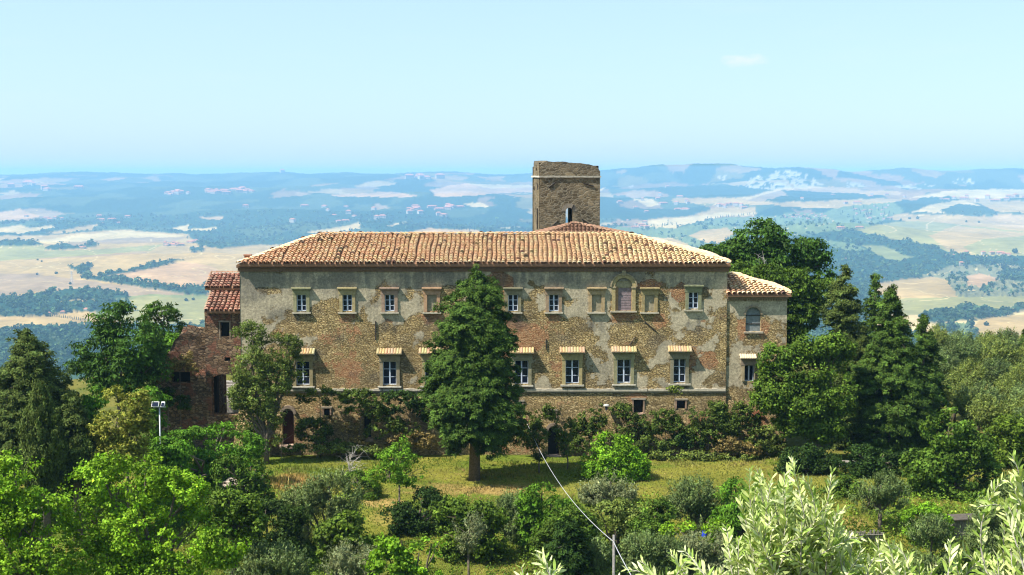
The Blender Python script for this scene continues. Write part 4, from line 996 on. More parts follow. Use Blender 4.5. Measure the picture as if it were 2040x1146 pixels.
mb = MB(); mb.box(lw[0] - .2, lw[0], YF, YF + .3, lw[2], lw[3], STONE, .01); mb.box(lw[1], lw[1] + .1, YF + .02, YF + .3, lw[2], lw[3], STONE); slab(mb, lw[0] - .3, lw[1] + .3, YF - .02, YF + .3, lw[3], lw[3] + .55, (0.27, 0.21, 0.15)); w = mb.build('window', M['trim'], root)
mb = MB(); 
for k in range(7): xx = PX(1476) + k * .2; mb.add([(xx + math.cos(a) * .1, y_, z_ + math.sin(a) * .08) for y_, z_ in ((YF - .4, PZ(713)), (YF + .12, PZ(707))) for a in [math.pi * q / 4 for q in range(5)]], [(i + 1, i, 5 + i, 6 + i) for i in range(4)] + [(0, 1, 2, 3, 4)], (0.7, 0.55, 0.36))
mb.box(PX(1475), PX(1509), YF - .36, YF + .1, PZ(714.5), PZ(713), (0.4, 0.33, 0.24)); mb.build('hood', M['tile'], w)
sash(w, lw[0], lw[1], lw[2], lw[3], YF + .3, 1)
h = hs_[2]; mb = MB(); arc(mb, (h[0] + h[1]) / 2, h[3] - .3, .3, .5, YF - .25, YF + .3, (.36, .15, .08)); w = mb.build('cellar_window', M['trim'], root); mb = MB(); mb.box(h[0] - .1, h[1] + .1, YF + .4, YF + .45, h[2] - .1, h[3] + .1); mb.build('recess_shade', M['dark'], w)

# ---- rear block with pyramid roof
yr0, yr1 = YF + 9.5, YF + 17
root = thing('rear_block', 'rear block showing only its brown pyramid roof over the ridge in front of the tower', 'building', (PX(1160, yr0), (yr0 + yr1) / 2, 5))
A = P(1062, 474, yr0); B = P(1262, 472, yr0); B[2] = A[2]; AP = P(1146, 446, yr0 + 3.8)
BL = np.array((A[0], yr1, A[2])); BR = np.array((B[0], yr1, A[2]))
for k, (p, q) in enumerate(((A, B), (B, BR), (BR, BL), (BL, A))): tile_roof('roof', p, q, AP + (.02 * (k % 2 - .5), 0.01, 0), AP, root, .36, .42, pal_far, 20 + k, wob=.02, capA=True, capD=False, capT=False)
for p, q in ((A, B), (B, BR), (BR, BL), (BL, A)):
    s_ = lambda v: v * np.array((1, 1, 0)); i_ = (np.array(((A[0] + B[0]) / 2, (yr0 + yr1) / 2, 0)));
    def ins(v, zz): w_ = i_ + (s_(v) - i_) * .94; return (w_[0], w_[1], zz)
    flat_wall('wall', [ins(p, -2), ins(q, -2), ins(q, A[2] - .1), ins(p, A[2] - .1)], 'wall', root)

# ---- tower
TYF = YF + 19; th = R(6.0); tc0 = np.array((PX(1075.5, TYF), TYF)); ca, sa = math.cos(th), math.sin(th); TW_ = (PX(1194, TYF + .3) - tc0[0]) / ca; TD = 6.2; WT = 0.9
root = thing('ruined_tower', 'square roofless medieval stone tower with an arched window, rising behind the roof', 'tower', (tc0[0] + TW_ / 2, TYF + 3, 0))
def T(u, w, z): return (tc0[0] + ca * u - sa * w, tc0[1] + sa * u + ca * w, z)
zt0 = PZ(322, TYF + .1); zt1 = PZ(332, TYF + .4); zb0 = -3
def top_z(u, w=0): 
    t = u / TW_; return zt0 * (1 - t) + zt1 * t + 0.25 * math.sin(t * math.pi) * .8 + (fbm(np.array([u * 1.7 + w]), np.array([w * 1.3]), 501, 3)[0] - .5) * .2 - .35 * max(0, 1 - u / .5) - .45 * max(0, 1 - (TW_ - u) / .35)
def tower_wall(name, fmap, Lw, topz, holes):
    us = sorted(set(list(np.linspace(0, Lw, 28)) + [v for h in holes for v in (h[0], h[1])])); zz = sorted(set(list(np.linspace(zb0, 13.5, 10)) + list(np.linspace(13.5, min(topz(0), topz(Lw)) - 1.1, 26)) + [v for h in holes for v in (h[2], h[3])]))
    V = []; Fc = []; C = []
    for side in (0, 1):
        for z in zz:
            for u in us: V.append(fmap(u, side * WT, z)); C.append((0.05 + .3 * (z > PZ(354, TYF)) * 0, 0.1, 0.12))
        for u in us: V.append(fmap(u, side * WT, topz(u))); C.append((0.0, 0.1, 0.5))
    nu_, nz_ = len(us), len(zz) + 1; zl = zz + [99]
    for side in (0, 1):
        for j in range(nz_ - 1):
            for i in range(nu_ - 1):
                um = (us[i] + us[i + 1]) / 2; zm = (zl[j] + zl[j + 1]) / 2 if j < nz_ - 2 else 90
                if any(h[0] < um < h[1] and h[2] < zm < h[3] for h in holes): continue
                b = side * nu_ * nz_ + j * nu_ + i; q = (b, b + 1, b + nu_ + 1, b + nu_); Fc.append(q if side == 0 else q[::-1])
    o_ = nu_ * nz_
    for i in range(nu_ - 1): b = (nz_ - 1) * nu_ + i; Fc.append((b, b + 1, b + 1 + o_, b + o_))
    for h in holes:
        b = len(V)
        for s_ in (0, WT):
            for u, z in ((h[0], h[2]), (h[1], h[2]), (h[1], h[3]), (h[0], h[3])): V.append(fmap(u, s_, z)); C.append((0, .1, .2))
        Fc += [(b, b + 4, b + 5, b + 1), (b + 1, b + 5, b + 6, b + 2), (b + 2, b + 6, b + 7, b + 3), (b + 3, b + 7, b + 4, b)]
    return mk(name, V, Fc, M['tower_wall'], root, np.array(C))
ux = lambda px: (PX(px, TYF + .3) - tc0[0]) / ca
hz = lambda py: PZ(py, TYF + .3)
oh = (ux(1126), ux(1140), hz(450), hz(414)); bh = (ux(1126) + .55, ux(1126) + 1.13, hz(462), hz(408))
tower_wall('front_wall', lambda u, w, z: T(u, w, z), TW_, lambda u: top_z(u), [oh])
tower_wall('back_wall', lambda u, w, z: T(u, TD - w, z), TW_, lambda u: top_z(u, TD) - .2, [bh])
tower_wall('left_wall', lambda u, w, z: T(w, WT + u, z), TD - 2 * WT, lambda u: zt0 - .1 + .2 * math.sin(u * 2.2), [(1.6, 2.5, hz(340), hz(334))])
tower_wall('right_wall', lambda u, w, z: T(TW_ - w, WT + u, z), TD - 2 * WT, lambda u: zt1 - .1 + .2 * math.sin(u * 2.2 + 1), [])
mb = MB(); 
for i in range(9): u0, u1 = TW_ * i / 9 - .08 * (i == 0), TW_ * (i + 1) / 9 - .02 + .1 * (i == 8); mb.add([T(u, w, z + random.uniform(-.02, .02)) for z in (hz(353.8), hz(350.6)) for w in (-.14, .1) for u in (u0, u1)], [(0, 2, 3, 1), (4, 5, 7, 6), (0, 1, 5, 4), (2, 6, 7, 3), (0, 4, 6, 2), (1, 3, 7, 5)], (0.42, 0.39, 0.32))
for i in range(9): w0, w1 = TD * i / 9 , TD * (i + 1) / 9 - .02; mb.add([T(u, w, z + random.uniform(-.02, .02)) for z in (hz(353.8), hz(350.6)) for w in (w0, w1) for u in (-.14, .1)], [(0, 2, 3, 1), (4, 5, 7, 6), (0, 1, 5, 4), (2, 6, 7, 3), (0, 4, 6, 2), (1, 3, 7, 5)], (0.55, 0.52, 0.45))
mb.build('string_course', M['trim'], root)
mb = MB(); cu = (oh[0] + oh[1]) / 2; ru = (oh[1] - oh[0]) / 2
v = []; f = []
for i in range(11):
    a = math.pi * i / 10
    for r in (ru, ru + .42):
        for w in (-.03, .5): v.append(T(cu + math.cos(a) * r, w, oh[3] - ru + math.sin(a) * r))
for i in range(10): b = i * 4; f += [(b, b + 4, b + 6, b + 2), (b + 2, b + 6, b + 7, b + 3), (b + 1, b + 5, b + 4, b)]
mb.add(v, f, (0.24, 0.2, 0.15)); mb.build('window_arch', M['trim'], root)
mb = MB(); mb.add([T(u, w, hz(405) + .1) for u, w in ((WT, WT), (TW_ - WT, WT), (TW_ - WT, TD - WT), (WT, TD - WT))], [(0, 1, 2, 3)], (.1, .08, .06)); mb.build('shade_slab', M['tower_wall'], root)  # unseen slab added over the opening to keep the tower inside dark
for a, b in (((1092, 374), (1107, 362)), ((1160, 365), (1181, 371)), ((1096, 453), (1111, 440)), ((1158, 437), (1172, 446)), ((1076, 456), (1090, 456)), ((1138, 416), (1142, 408))):
    mb = MB(); mb.tube([T(ux(a[0]), -.06, hz(a[1])), T(ux(b[0]), -.06, hz(b[1]))], .055, 5); mb.build('tie_bar', M['iron'], root)
for w_, a, b in ((1.5, 378, 366), (4.5, 372, 380), (1.8, 458, 416)):
    mb = MB(); mb.tube([T(-.05, w_, hz(a)), T(-.05, w_ + .5 * (w_ < 1.7), hz(b))], .06, 5); mb.build('tie_bar', M['iron'], root)

# ---- gatehouse on the left with two stepped red roofs
YG = YF + 1.6
root = thing('gatehouse', 'shade-darkened stone gatehouse left of the monastery with two stepped red tile roofs and an archway', 'gatehouse', (PX(445, YG), YG + 3, 0))
ga, gb = PX(409, YG), x_l + .02
g = lambda a, b, c, d: hpx(a, b, c, d, YG)
GH = [g(440, 458, 642, 671), g(447, 458, 712, 720), g(420, 474, 746, 826)]
def gate_mask(px, py):
    n1 = fbm(px / 25, py / 20, 601, 4); br = .3 + (n1 - .5) * 1.6; return np.clip(np.stack([np.full_like(n1, .0), br, .35 + (n1 - .5)], -1), -.5, 1.5)
wall_grid('front_wall', ga, gb, -.8, PZ(618, YG), GH, 'shaded_wall', root, gate_mask, Y=YG, depth=.9)
flat_wall('side_wall', [(ga, YG + 8, -2), (ga, YG, -1), (ga, YG, PZ(618, YG)), (ga, YG + 8, PZ(560, YG + 8) + .2)], 'shaded_wall', root)
gt = (GH[2][0] + GH[2][1]) / 2; gr = (GH[2][1] - GH[2][0]) / 2
mb = MB()
for sg in (-1, 1):
    pts = [(gt + sg * math.cos(a) * gr, GH[2][3] - gr * .45 + math.sin(a) * gr * .45) for a in np.linspace(0, math.pi / 2, 7)] + [(gt + sg * gr, GH[2][3] + .01)]
    mb.add([(x, YG + .02, z) for x, z in pts], [tuple(range(len(pts)))], (.1, .4, .3))
mb.build('archway', M['shaded_wall'], root)
A = P(407, 621, YG - .5); B = P(481, 621, YG - .5); B[2] = A[2]; D = P(408, 581, YG + 2.6); C2 = np.array((B[0], D[1], D[2])); D[0] = A[0]
tile_roof('lower_roof', A, B, C2, D, root, .40, .42, pal_red, 31, capD=False, capT=False)
mb = MB(); slab(mb, A[0] + .1, gb - .03, D[1] + .05, D[1] + .5, D[2] - .1, PZ(575, D[1]) + .02, (.13, .05, .04)); mb.build('upper_band', M['trim'], root)
A = P(408, 575, YG + 2.2); B2 = np.array((B[0], A[1], A[2])); D = P(409, 545, YG + 4.8); D[0] = A[0]; C2 = np.array((B[0], D[1], D[2]))
tile_roof('upper_roof', A, B2, C2, D, root, .40, .42, pal_red, 32, capD=False)
mb = MB(); 
for h in GH[:1]:
    mb.box(h[0] - .1, h[0], YG - .05, YG + .2, h[2], h[3], (.25, .2, .15), .01); mb.box(h[1], h[1] + .1, YG - .05, YG + .2, h[2], h[3], (.25, .2, .15), .01); slab(mb, h[0] - .14, h[1] + .14, YG - .06, YG + .2, h[3], h[3] + .12, (.25, .2, .15))
mb.build('window_surround', M['trim'], root)
mb = MB(); 
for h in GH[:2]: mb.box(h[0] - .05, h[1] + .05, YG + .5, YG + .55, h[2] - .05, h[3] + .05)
mb.build('recess_shade', M['dark'], root)
mb = MB(); mb.box(GH[2][0] - .2, PX(435, YG + 2.5), YG + 1.8, YG + 2.4, -1, GH[2][3]); mb.box(GH[2][0] - .4, GH[2][0] - .3, YG + .9, YG + 2, -1, GH[2][3]); mb.box(GH[2][0] - .3, GH[2][1] + .4, YG + .9, YG + 2.6, GH[2][3] + .05, GH[2][3] + .2); mb.build('passage_wall', M['dark'], root)  # passage sides and ceiling near-black, shade put into the colour
# steps seen through the archway
mb = MB(); sy = YG + 9.5; n_ = 8
for k in range(n_):
    za_ = PZ(806, sy) + (PZ(760, sy + 3) - PZ(806, sy)) * k / n_; zb_ = PZ(806, sy) + (PZ(760, sy + 3) - PZ(806, sy)) * (k + 1) / n_
    slab(mb, PX(425, sy), PX(500, sy), sy + k * .4, sy + 3.6, za_ - (.9 if k == 0 else 0), zb_, (.34, .31, .28), .02)
tag(mb.build('stone_steps', M['trim']), 'pale stone steps seen through the dark archway of the gatehouse', 'steps')
# ruined wall left of the gatehouse
YR = YG + .3
def rw_top(X): 
    px = CX + X * 24.0 * 110 / YR; return np.interp(px, [300, 318, 330, 352, 362, 392, 409], [PZ(735, YR), PZ(712, YR), PZ(700, YR), PZ(668, YR), PZ(650, YR), PZ(650, YR), PZ(648, YR)]) + (fbm(X * 2.3, X * 0, 71, 3) - .5) * .6
root = thing('ruined_wall', 'broken shade-darkened stone wall with a wide low opening, left of the gatehouse', 'wall', (PX(360, YR), YR, 0))
rh = [hpx(340, 378, 741, 763, YR)]
wall_grid('wall', PX(300, YR), ga, -.8, PZ(646, YR), rh, 'shaded_wall', root, gate_mask, Y=YR, topf=rw_top, depth=.8, yf=lambda X, Z: (fbm(X * .8, Z * .8, 70, 3) - .5) * .35)
h = rh[0]; mb = MB(); mb.box(h[0] - .1, h[1] + .1, YR + .8, YR + .85, h[2] - .1, h[3] + .1); mb.build('recess_shade', M['dark'], root)
# rubble heap in front
for k, (a, b, s_) in enumerate(((375, 818, .5), (350, 820, .42), (392, 822, .4), (335, 816, .35), (365, 824, .3), (405, 820, .3), (320, 820, .35))):
    p = P(a, b, YR - 2); gz = ground(p[0], YR - 2); v = []; f = []
    me = bpy.data.meshes.new('rubble_stone'); import bmesh
    bm = bmesh.new(); bmesh.ops.create_icosphere(bm, subdivisions=2, radius=s_)
    for q in bm.verts: q.co = Vector((q.co.x * 1.3, q.co.y, q.co.z * .8)) * (0.75 + .5 * float(fbm(np.array([q.co.x * 3 + k]), np.array([q.co.z * 3 + q.co.y]), 9, 2)[0]))
    bm.to_mesh(me); bm.free(); me.materials.append(M['rock']); o = bpy.data.objects.new('rubble_stone', me); COL.objects.link(o); o.location = (p[0], YR - 2, gz + s_ * .35)
    tag(o, 'loose pale stone lying below the ruined wall', 'stone', 'rubble stones at the foot of the ruined wall')
# ------------------------------------------------------------------ trees and shrubs around the house
conifer('fir_tree', 'tall dark conifer standing on the lawn in front of the monastery', 100.6,
        [(540, 955, 968), (556, 926, 988), (576, 896, 1002), (600, 880, 1010), (640, 872, 1024), (700, 860, 1028), (757, 852, 1032), (790, 852, 1042), (830, 860, 1042), (862, 878, 1032), (884, 890, 1010)], 945, 'cedar', nb=900, trw=.42, droop=.30)
conifer('cypress_tree', 'bushy grey green conifer, tallest of the row right of the annex', 113, [(535, 1676, 1680), (570, 1650, 1705), (620, 1640, 1722), (680, 1636, 1735), (760, 1630, 1745), (840, 1640, 1745), (905, 1650, 1740)], 1685, 'cypress', nb=520, droop=.15)
conifer('cypress_tree', 'pointed conifer right of the tallest one beside the annex', 109, [(572, 1770, 1774), (610, 1750, 1795), (660, 1730, 1815), (730, 1705, 1838), (800, 1690, 1860), (870, 1690, 1875), (925, 1705, 1870), (955, 1740, 1840)], 1775, 'cedar', nb=760, droop=.34)
conifer('cypress_tree', 'broad shorter conifer at the right edge of the dark conifer row', 114, [(632, 1838, 1842), (670, 1815, 1862), (730, 1795, 1876), (800, 1790, 1886), (880, 1790, 1890)], 1838, 'cedar', nb=360)
conifer('cypress_tree', 'slim dark conifer top behind the two tall right conifers', 119, [(545, 1742, 1745), (590, 1725, 1758), (660, 1712, 1775), (760, 1700, 1790), (860, 1700, 1790)], 1742, 'cedar', nb=220)
conifer('cypress_tree', 'dark conifer at the far left behind the bright leafy trees', 93, [(668, 45, 60), (700, 15, 95), (760, -20, 130), (830, -35, 160), (900, -40, 175), (960, -30, 175)], 55, 'cypress', nb=640, droop=.2)
conifer('cypress_tree', 'narrow upright conifer in front of the dark conifer at the far left', 85, [(775, 76, 80), (800, 60, 98), (850, 45, 118), (910, 40, 128), (975, 48, 122)], 80, 'cypress', nb=300, kind='upright', L=.2, Wd=.08)
conifer('cypress_tree', 'low conifer right of the narrow upright one at the left', 88, [(795, 140, 146), (830, 118, 172), (890, 100, 195), (950, 105, 195)], 145, 'cypress', nb=300, droop=.25)
conifer('cypress_tree', 'small dark conifer top at the right edge above the olive slope', 150, [(655, 2042, 2046), (690, 2030, 2060), (730, 2020, 2070), (780, 2015, 2075)], 2044, 'cedar', nb=90)
plant('locust_tree', 'large dark locust tree left of the ruined wall', 'tree', 109, [(232, 640, 42, 42), (200, 700, 52, 50), (262, 690, 60, 62), (230, 745, 70, 45), (300, 735, 45, 45), (180, 735, 35, 30)], 'locust', L=.34, Wd=.13, rc=.55, cover=2.8, kind='frond')
plant('locust_tree', 'smaller locust tree with a feathery top between the large locust and the gatehouse', 'tree', 117, [(322, 628, 34, 30), (345, 665, 32, 32), (372, 685, 20, 18), (305, 672, 34, 36)], 'locust', L=.34, Wd=.13, rc=.45, kind='frond', yellow=.15)
plant('bush', 'fresh green bush on top of the ruined wall by the gatehouse', 'bush', 114, [(345, 690, 34, 20), (322, 700, 26, 20)], 'fresh', L=.28, Wd=.13, rc=.4, kind='frond')
plant('elm_tree', 'grey green leafy tree at the left corner of the monastery', 'tree', 106.2, [(500, 672, 34, 34), (545, 700, 48, 40), (578, 690, 24, 22), (500, 730, 42, 40), (560, 752, 42, 38), (512, 790, 38, 34), (540, 830, 32, 32), (492, 840, 22, 24), (590, 730, 22, 30), (478, 790, 20, 34), (545, 865, 22, 22), (505, 870, 24, 20)], 'dull', L=.17, Wd=.10, rc=.34, cover=2.1, trunk=528, tr=.2)
plant('locust_tree', 'wide dark crown of a big tree behind the right end of the roof', 'tree', 137, [(1515, 478, 52, 42), (1560, 510, 55, 40), (1470, 500, 40, 22), (1425, 497, 30, 10), (1610, 500, 36, 36), (1632, 540, 30, 34), (1500, 535, 60, 26)], 'locust', L=.36, Wd=.19, rc=.6, cover=4.2, kind='frond', tr=.35, nl=14)
plant('locust_tree', 'fresh green locust tree in front of the big dark crown behind the annex', 'tree', 126, [(1520, 560, 55, 34), (1580, 570, 48, 40), (1478, 545, 34, 24), (1600, 625, 42, 46), (1640, 580, 34, 34), (1560, 620, 40, 40), (1590, 690, 34, 40)], 'locust', L=.34, Wd=.15, rc=.5, cover=3.2, kind='frond', tr=.22, yellow=.5)
plant('ash_tree', 'mid green leafy tree partly covering the annex', 'tree', 106, [(1548, 712, 34, 36), (1560, 770, 50, 46), (1620, 735, 46, 44), (1660, 700, 40, 36), (1600, 800, 60, 40), (1670, 780, 40, 50), (1530, 790, 34, 36), (1640, 850, 44, 30), (1580, 845, 34, 24), (1610, 690, 34, 26)], 'mid', L=.24, Wd=.15, rc=.45, cover=3.8, trunk=1640, yellow=.12, tr=.2)
plant('leafy_tree', 'round leafy tree right of the conifer row, low on the slope', 'tree', 97, [(1890, 860, 46, 44), (1860, 930, 56, 44), (1930, 900, 46, 46), (1900, 980, 72, 42), (1960, 950, 36, 40), (1845, 985, 34, 30)], 'mid', L=.27, Wd=.17, rc=.45, cover=2.9, yellow=.05)
plant('fig_tree', 'bright leafy tree filling the lower left corner', 'tree', 64, [(30, 960, 66, 62), (-20, 1050, 80, 80), (75, 1040, 70, 70), (110, 1110, 60, 70), (20, 1140, 90, 60)], 'bright', L=.165, Wd=.115, rc=.34, cover=2.5, yellow=.06, tr=.16)
plant('fig_tree', 'bright wide leafy tree in the left foreground', 'tree', 66, [(205, 965, 62, 62), (290, 955, 62, 54), (350, 990, 60, 50), (180, 1050, 70, 60), (270, 1050, 80, 70), (370, 1070, 75, 60), (440, 1090, 50, 50), (210, 1130, 90, 60), (330, 1140, 90, 50)], 'bright', L=.165, Wd=.115, rc=.34, cover=2.4, yellow=.06, tr=.18, nl=14)
plant('mulberry_tree', 'darker leafy tree right of the bright foreground tree', 'tree', 74, [(450, 1010, 40, 34), (490, 1040, 40, 32), (420, 1050, 40, 30), (500, 1005, 24, 18)], 'mid', L=.2, Wd=.14, rc=.32, yellow=.2)
plant('leafy_tree', 'yellowish ragged tree behind the bright foreground tree', 'tree', 88, [(250, 830, 44, 34), (278, 800, 20, 26), (215, 860, 38, 34), (268, 875, 36, 36), (230, 905, 50, 30), (230, 790, 18, 18), (290, 840, 18, 22)], 'yellow', L=.22, Wd=.11, rc=.32, cover=2.0, tr=.1)
plant('bush', 'green bush between the yellowish tree and the left conifers', 'bush', 95, [(150, 815, 40, 26), (185, 790, 30, 22), (170, 850, 40, 26), (300, 790, 30, 18)], 'fresh', L=.26, Wd=.13, rc=.4, kind='frond')
plant('sumac_thicket', 'fresh green thicket in front of the gatehouse archway', 'bush', 98, [(440, 865, 44, 28), (385, 880, 46, 32), (490, 895, 36, 34), (430, 910, 54, 34), (350, 900, 30, 26, -7), (325, 888, 26, 18, -7)], 'fresh', L=.26, Wd=.11, rc=.38, kind='frond', cover=2.6)
plant('bush', 'dark low bush at the left edge of the lawn below the thicket', 'bush', 94, [(500, 935, 34, 22), (460, 930, 34, 18), (525, 950, 22, 14)], 'mid', L=.2, Wd=.13, rc=.3)
plant('olive_tree', 'rounded grey green olive bush below the dry bank', 'olive tree', 87, [(655, 975, 44, 28), (610, 1000, 48, 28), (690, 995, 30, 24), (640, 1010, 40, 20)], 'olive', L=.18, Wd=.06, rc=.34, kind='olive', mat='olive_leaf', cover=2.4, yellow=.15)
plant('bush', 'dark tangled bush left of the olive bush under the rock', 'bush', 84, [(530, 1020, 50, 22), (575, 1030, 44, 22), (490, 1025, 30, 24)], 'dark', L=.17, Wd=.11, rc=.3, yellow=.3)
plant('young_tree', 'young round headed tree on a thin stem at the lawn edge', 'tree', 91, [(790, 915, 42, 30), (770, 945, 38, 30), (815, 945, 32, 26), (800, 895, 22, 20)], 'fresh', L=.17, Wd=.10, rc=.3, cover=1.25, yellow=.25, trunk=795, tr=.07, nl=16)
plant('bush', 'dark bush at the foot of the young tree', 'bush', 90, [(850, 995, 36, 24), (812, 1018, 32, 20), (868, 1010, 24, 20), (780, 1020, 20, 12)], 'dark', L=.18, Wd=.12, rc=.3)
plant('bramble', 'leafy bramble thicket right of the dark bush', 'bush', 85, [(905, 1015, 44, 22), (950, 1022, 46, 24), (985, 1030, 24, 20)], 'mid', L=.2, Wd=.14, rc=.3, yellow=.2)
plant('laurel_bush', 'bright round bush against the monastery basement', 'bush', 101, [(1225, 905, 48, 38), (1195, 925, 34, 30), (1262, 925, 34, 30), (1230, 945, 44, 22), (1215, 880, 26, 20)], 'bright', L=.2, Wd=.12, rc=.34, yellow=-.1)
plant('olive_tree', 'grey olive sapling in front of the bright round bush', 'olive tree', 95, [(1215, 965, 26, 26), (1190, 985, 34, 22), (1240, 985, 28, 20)], 'grey', L=.2, Wd=.06, rc=.3, kind='olive', mat='olive_leaf', cover=2)
plant('sapling', 'thin sapling beside the arched basement door', 'tree', 104, [(1125, 855, 20, 34), (1130, 890, 16, 18), (1118, 830, 10, 16)], 'ivy', L=.16, Wd=.09, rc=.25, cover=1.8, trunk=1131, tr=.06)
plant('sapling', 'thin sapling between the conifer and the basement door', 'tree', 103, [(1070, 870, 22, 30), (1078, 905, 16, 14)], 'ivy', L=.16, Wd=.09, rc=.25, cover=1.8, trunk=1075, tr=.06)
plant('grapevine', 'bright leafy vine mound at the bottom middle', 'vine', 74, [(800, 1085, 50, 26), (835, 1110, 46, 30), (775, 1120, 44, 26), (860, 1090, 26, 20)], 'bright', L=.22, Wd=.19, rc=.32, yellow=-.05)
plant('grapevine', 'leafy vine left of the bright vine mound', 'vine', 79, [(660, 1060, 36, 22), (700, 1070, 40, 20), (690, 1040, 30, 18)], 'mid', L=.2, Wd=.17, rc=.3, yellow=.25)
plant('olive_tree', 'pale olive bush left of the bright vine mound', 'olive tree', 76, [(700, 1115, 44, 24), (672, 1135, 40, 20), (730, 1130, 34, 20)], 'grey', L=.18, Wd=.055, rc=.32, kind='olive', mat='olive_leaf', cover=2.4)
plant('olive_tree', 'wide olive bush at the bottom left of centre', 'olive tree', 74, [(540, 1115, 50, 26), (585, 1130, 44, 24), (510, 1140, 50, 20)], 'olive', L=.18, Wd=.055, rc=.32, kind='olive', mat='olive_leaf', cover=2.4)
plant('olive_tree', 'upright feathery olive sapling at the bottom centre', 'olive tree', 80, [(935, 1058, 28, 30), (930, 1080, 20, 24)], 'grey', L=.22, Wd=.05, rc=.3, kind='olive', mat='olive_leaf', cover=1.8, trunk=932, tr=.07)
plant('sumac_thicket', 'bright feathery shrub in the middle of the slope', 'bush', 87, [(1080, 985, 32, 24), (1055, 1000, 24, 20), (1100, 1010, 34, 24)], 'fresh', L=.26, Wd=.1, rc=.34, kind='frond', yellow=.15)
plant('olive_tree', 'small grey olive left of the feathery shrub', 'olive tree', 88, [(1020, 1005, 26, 18), (1035, 1025, 32, 20)], 'olive', L=.18, Wd=.055, rc=.3, kind='olive', mat='olive_leaf')
plant('oak_shrub', 'dense mid green shrub in the centre of the slope', 'bush', 84, [(1135, 1035, 46, 26), (1100, 1050, 40, 26), (1165, 1050, 34, 24)], 'mid', L=.17, Wd=.11, rc=.3, yellow=.12)
conifer('cedar_sapling', 'dark spreading cedar low at the bottom centre', 77, [(1040, 1125, 1135), (1065, 1105, 1160), (1100, 1090, 1178), (1150, 1085, 1185)], 1130, 'dark', nb=190, droop=.3, L=.2, Wd=.08, trw=.12)
plant('olive_tree', 'grey green olive left of the pole', 'olive tree', 78, [(1195, 1100, 24, 24), (1185, 1125, 30, 24)], 'olive', L=.18, Wd=.055, rc=.28, kind='olive', mat='olive_leaf')
plant('acacia_shrub', 'wide dull green shrub right of centre', 'bush', 86, [(1225, 1020, 44, 26), (1270, 1030, 36, 26), (1195, 1030, 34, 26), (1250, 1050, 40, 22)], 'dull', L=.18, Wd=.11, rc=.32, yellow=.1)
plant('bush', 'dark shrub behind the wide dull green shrub', 'bush', 84, [(1310, 1020, 34, 26), (1300, 1050, 40, 24)], 'mid', L=.18, Wd=.11, rc=.3)
plant('olive_tree', 'large grey olive at the right edge of the lawn', 'olive tree', 89, [(1390, 985, 44, 34), (1365, 1010, 34, 26), (1420, 1010, 32, 28), (1400, 1035, 34, 22)], 'olive', L=.19, Wd=.06, rc=.34, kind='olive', mat='olive_leaf', cover=2.6, trunk=1395)
plant('olive_tree', 'low olive right of the pole', 'olive tree', 79, [(1290, 1090, 38, 24), (1330, 1100, 34, 24), (1260, 1100, 28, 22)], 'olive', L=.18, Wd=.055, rc=.3, kind='olive', mat='olive_leaf')
plant('olive_tree', 'pale olive beside the bright near olive', 'olive tree', 80, [(1400, 1080, 36, 26), (1430, 1090, 30, 26), (1375, 1095, 28, 20)], 'grey', L=.18, Wd=.055, rc=.3, kind='olive', mat='olive_leaf')
plant('sumac_thicket', 'feathery sumac fronds left of the near olive', 'bush', 87, [(1465, 985, 30, 38), (1490, 1020, 36, 34), (1450, 1030, 28, 28)], 'fresh', L=.3, Wd=.09, rc=.4, kind='frond')
plant('bush', 'bright weedy bush low beside the near olive', 'bush', 81, [(1460, 1100, 34, 26), (1430, 1055, 26, 16), (1350, 1055, 34, 14)], 'bright', L=.18, Wd=.11, rc=.3)
plant('olive_tree', 'olive tree with a forked trunk on the small terrace at the lower right', 'olive tree', 90, [(1755, 975, 36, 26), (1725, 995, 30, 26), (1785, 990, 30, 26), (1750, 1010, 34, 18)], 'olive', L=.19, Wd=.06, rc=.34, kind='olive', mat='olive_leaf', trunk=1762, tr=.14)
plant('bush', 'dark bush added to deepen the shade beneath the leafy tree partly covering the annex', 'bush', 103, [(1600, 905, 34, 20), (1570, 915, 30, 16), (1650, 915, 36, 22)], 'dark', L=.2, Wd=.12, rc=.34)  # dark foliage added to darken the area under the trees
plant('bush', 'dark bush added to deepen the shade beneath the conifer row on the right', 'bush', 102, [(1710, 915, 40, 30), (1760, 925, 40, 30), (1810, 930, 30, 26)], 'dark', L=.2, Wd=.12, rc=.34)  # added likewise, dark leaves stand in for shade under the conifers
plant('bush', 'green bush behind the olive tree on the terrace', 'bush', 97, [(1690, 975, 36, 30), (1660, 1000, 40, 34), (1820, 985, 26, 24)], 'mid', L=.2, Wd=.12, rc=.34)
plant('juniper_bush', 'low bright green bush beside the shed', 'bush', 88, [(1835, 1025, 34, 13), (1875, 1035, 22, 12), (1850, 1015, 24, 12)], 'bright', L=.17, Wd=.08, rc=.26, yellow=-.1)
plant('olive_tree', 'olive bush in front of the shed', 'olive tree', 82, [(1855, 1060, 40, 22), (1890, 1075, 26, 20)], 'olive', L=.18, Wd=.055, rc=.3, kind='olive', mat='olive_leaf')
plant('olive_tree', 'large olive right of the shed at the right edge', 'olive tree', 83, [(1985, 1030, 44, 36), (2030, 1000, 40, 50), (1970, 1080, 46, 40), (2030, 1080, 50, 50)], 'olive', L=.19, Wd=.06, rc=.34, kind='olive', mat='olive_leaf')
plant('bush', 'green bush on the right slope above the round leafy tree', 'bush', 105, [(2010, 860, 40, 34), (1990, 900, 36, 30), (2040, 910, 34, 40)], 'mid', L=.24, Wd=.14, rc=.4, yellow=.3)

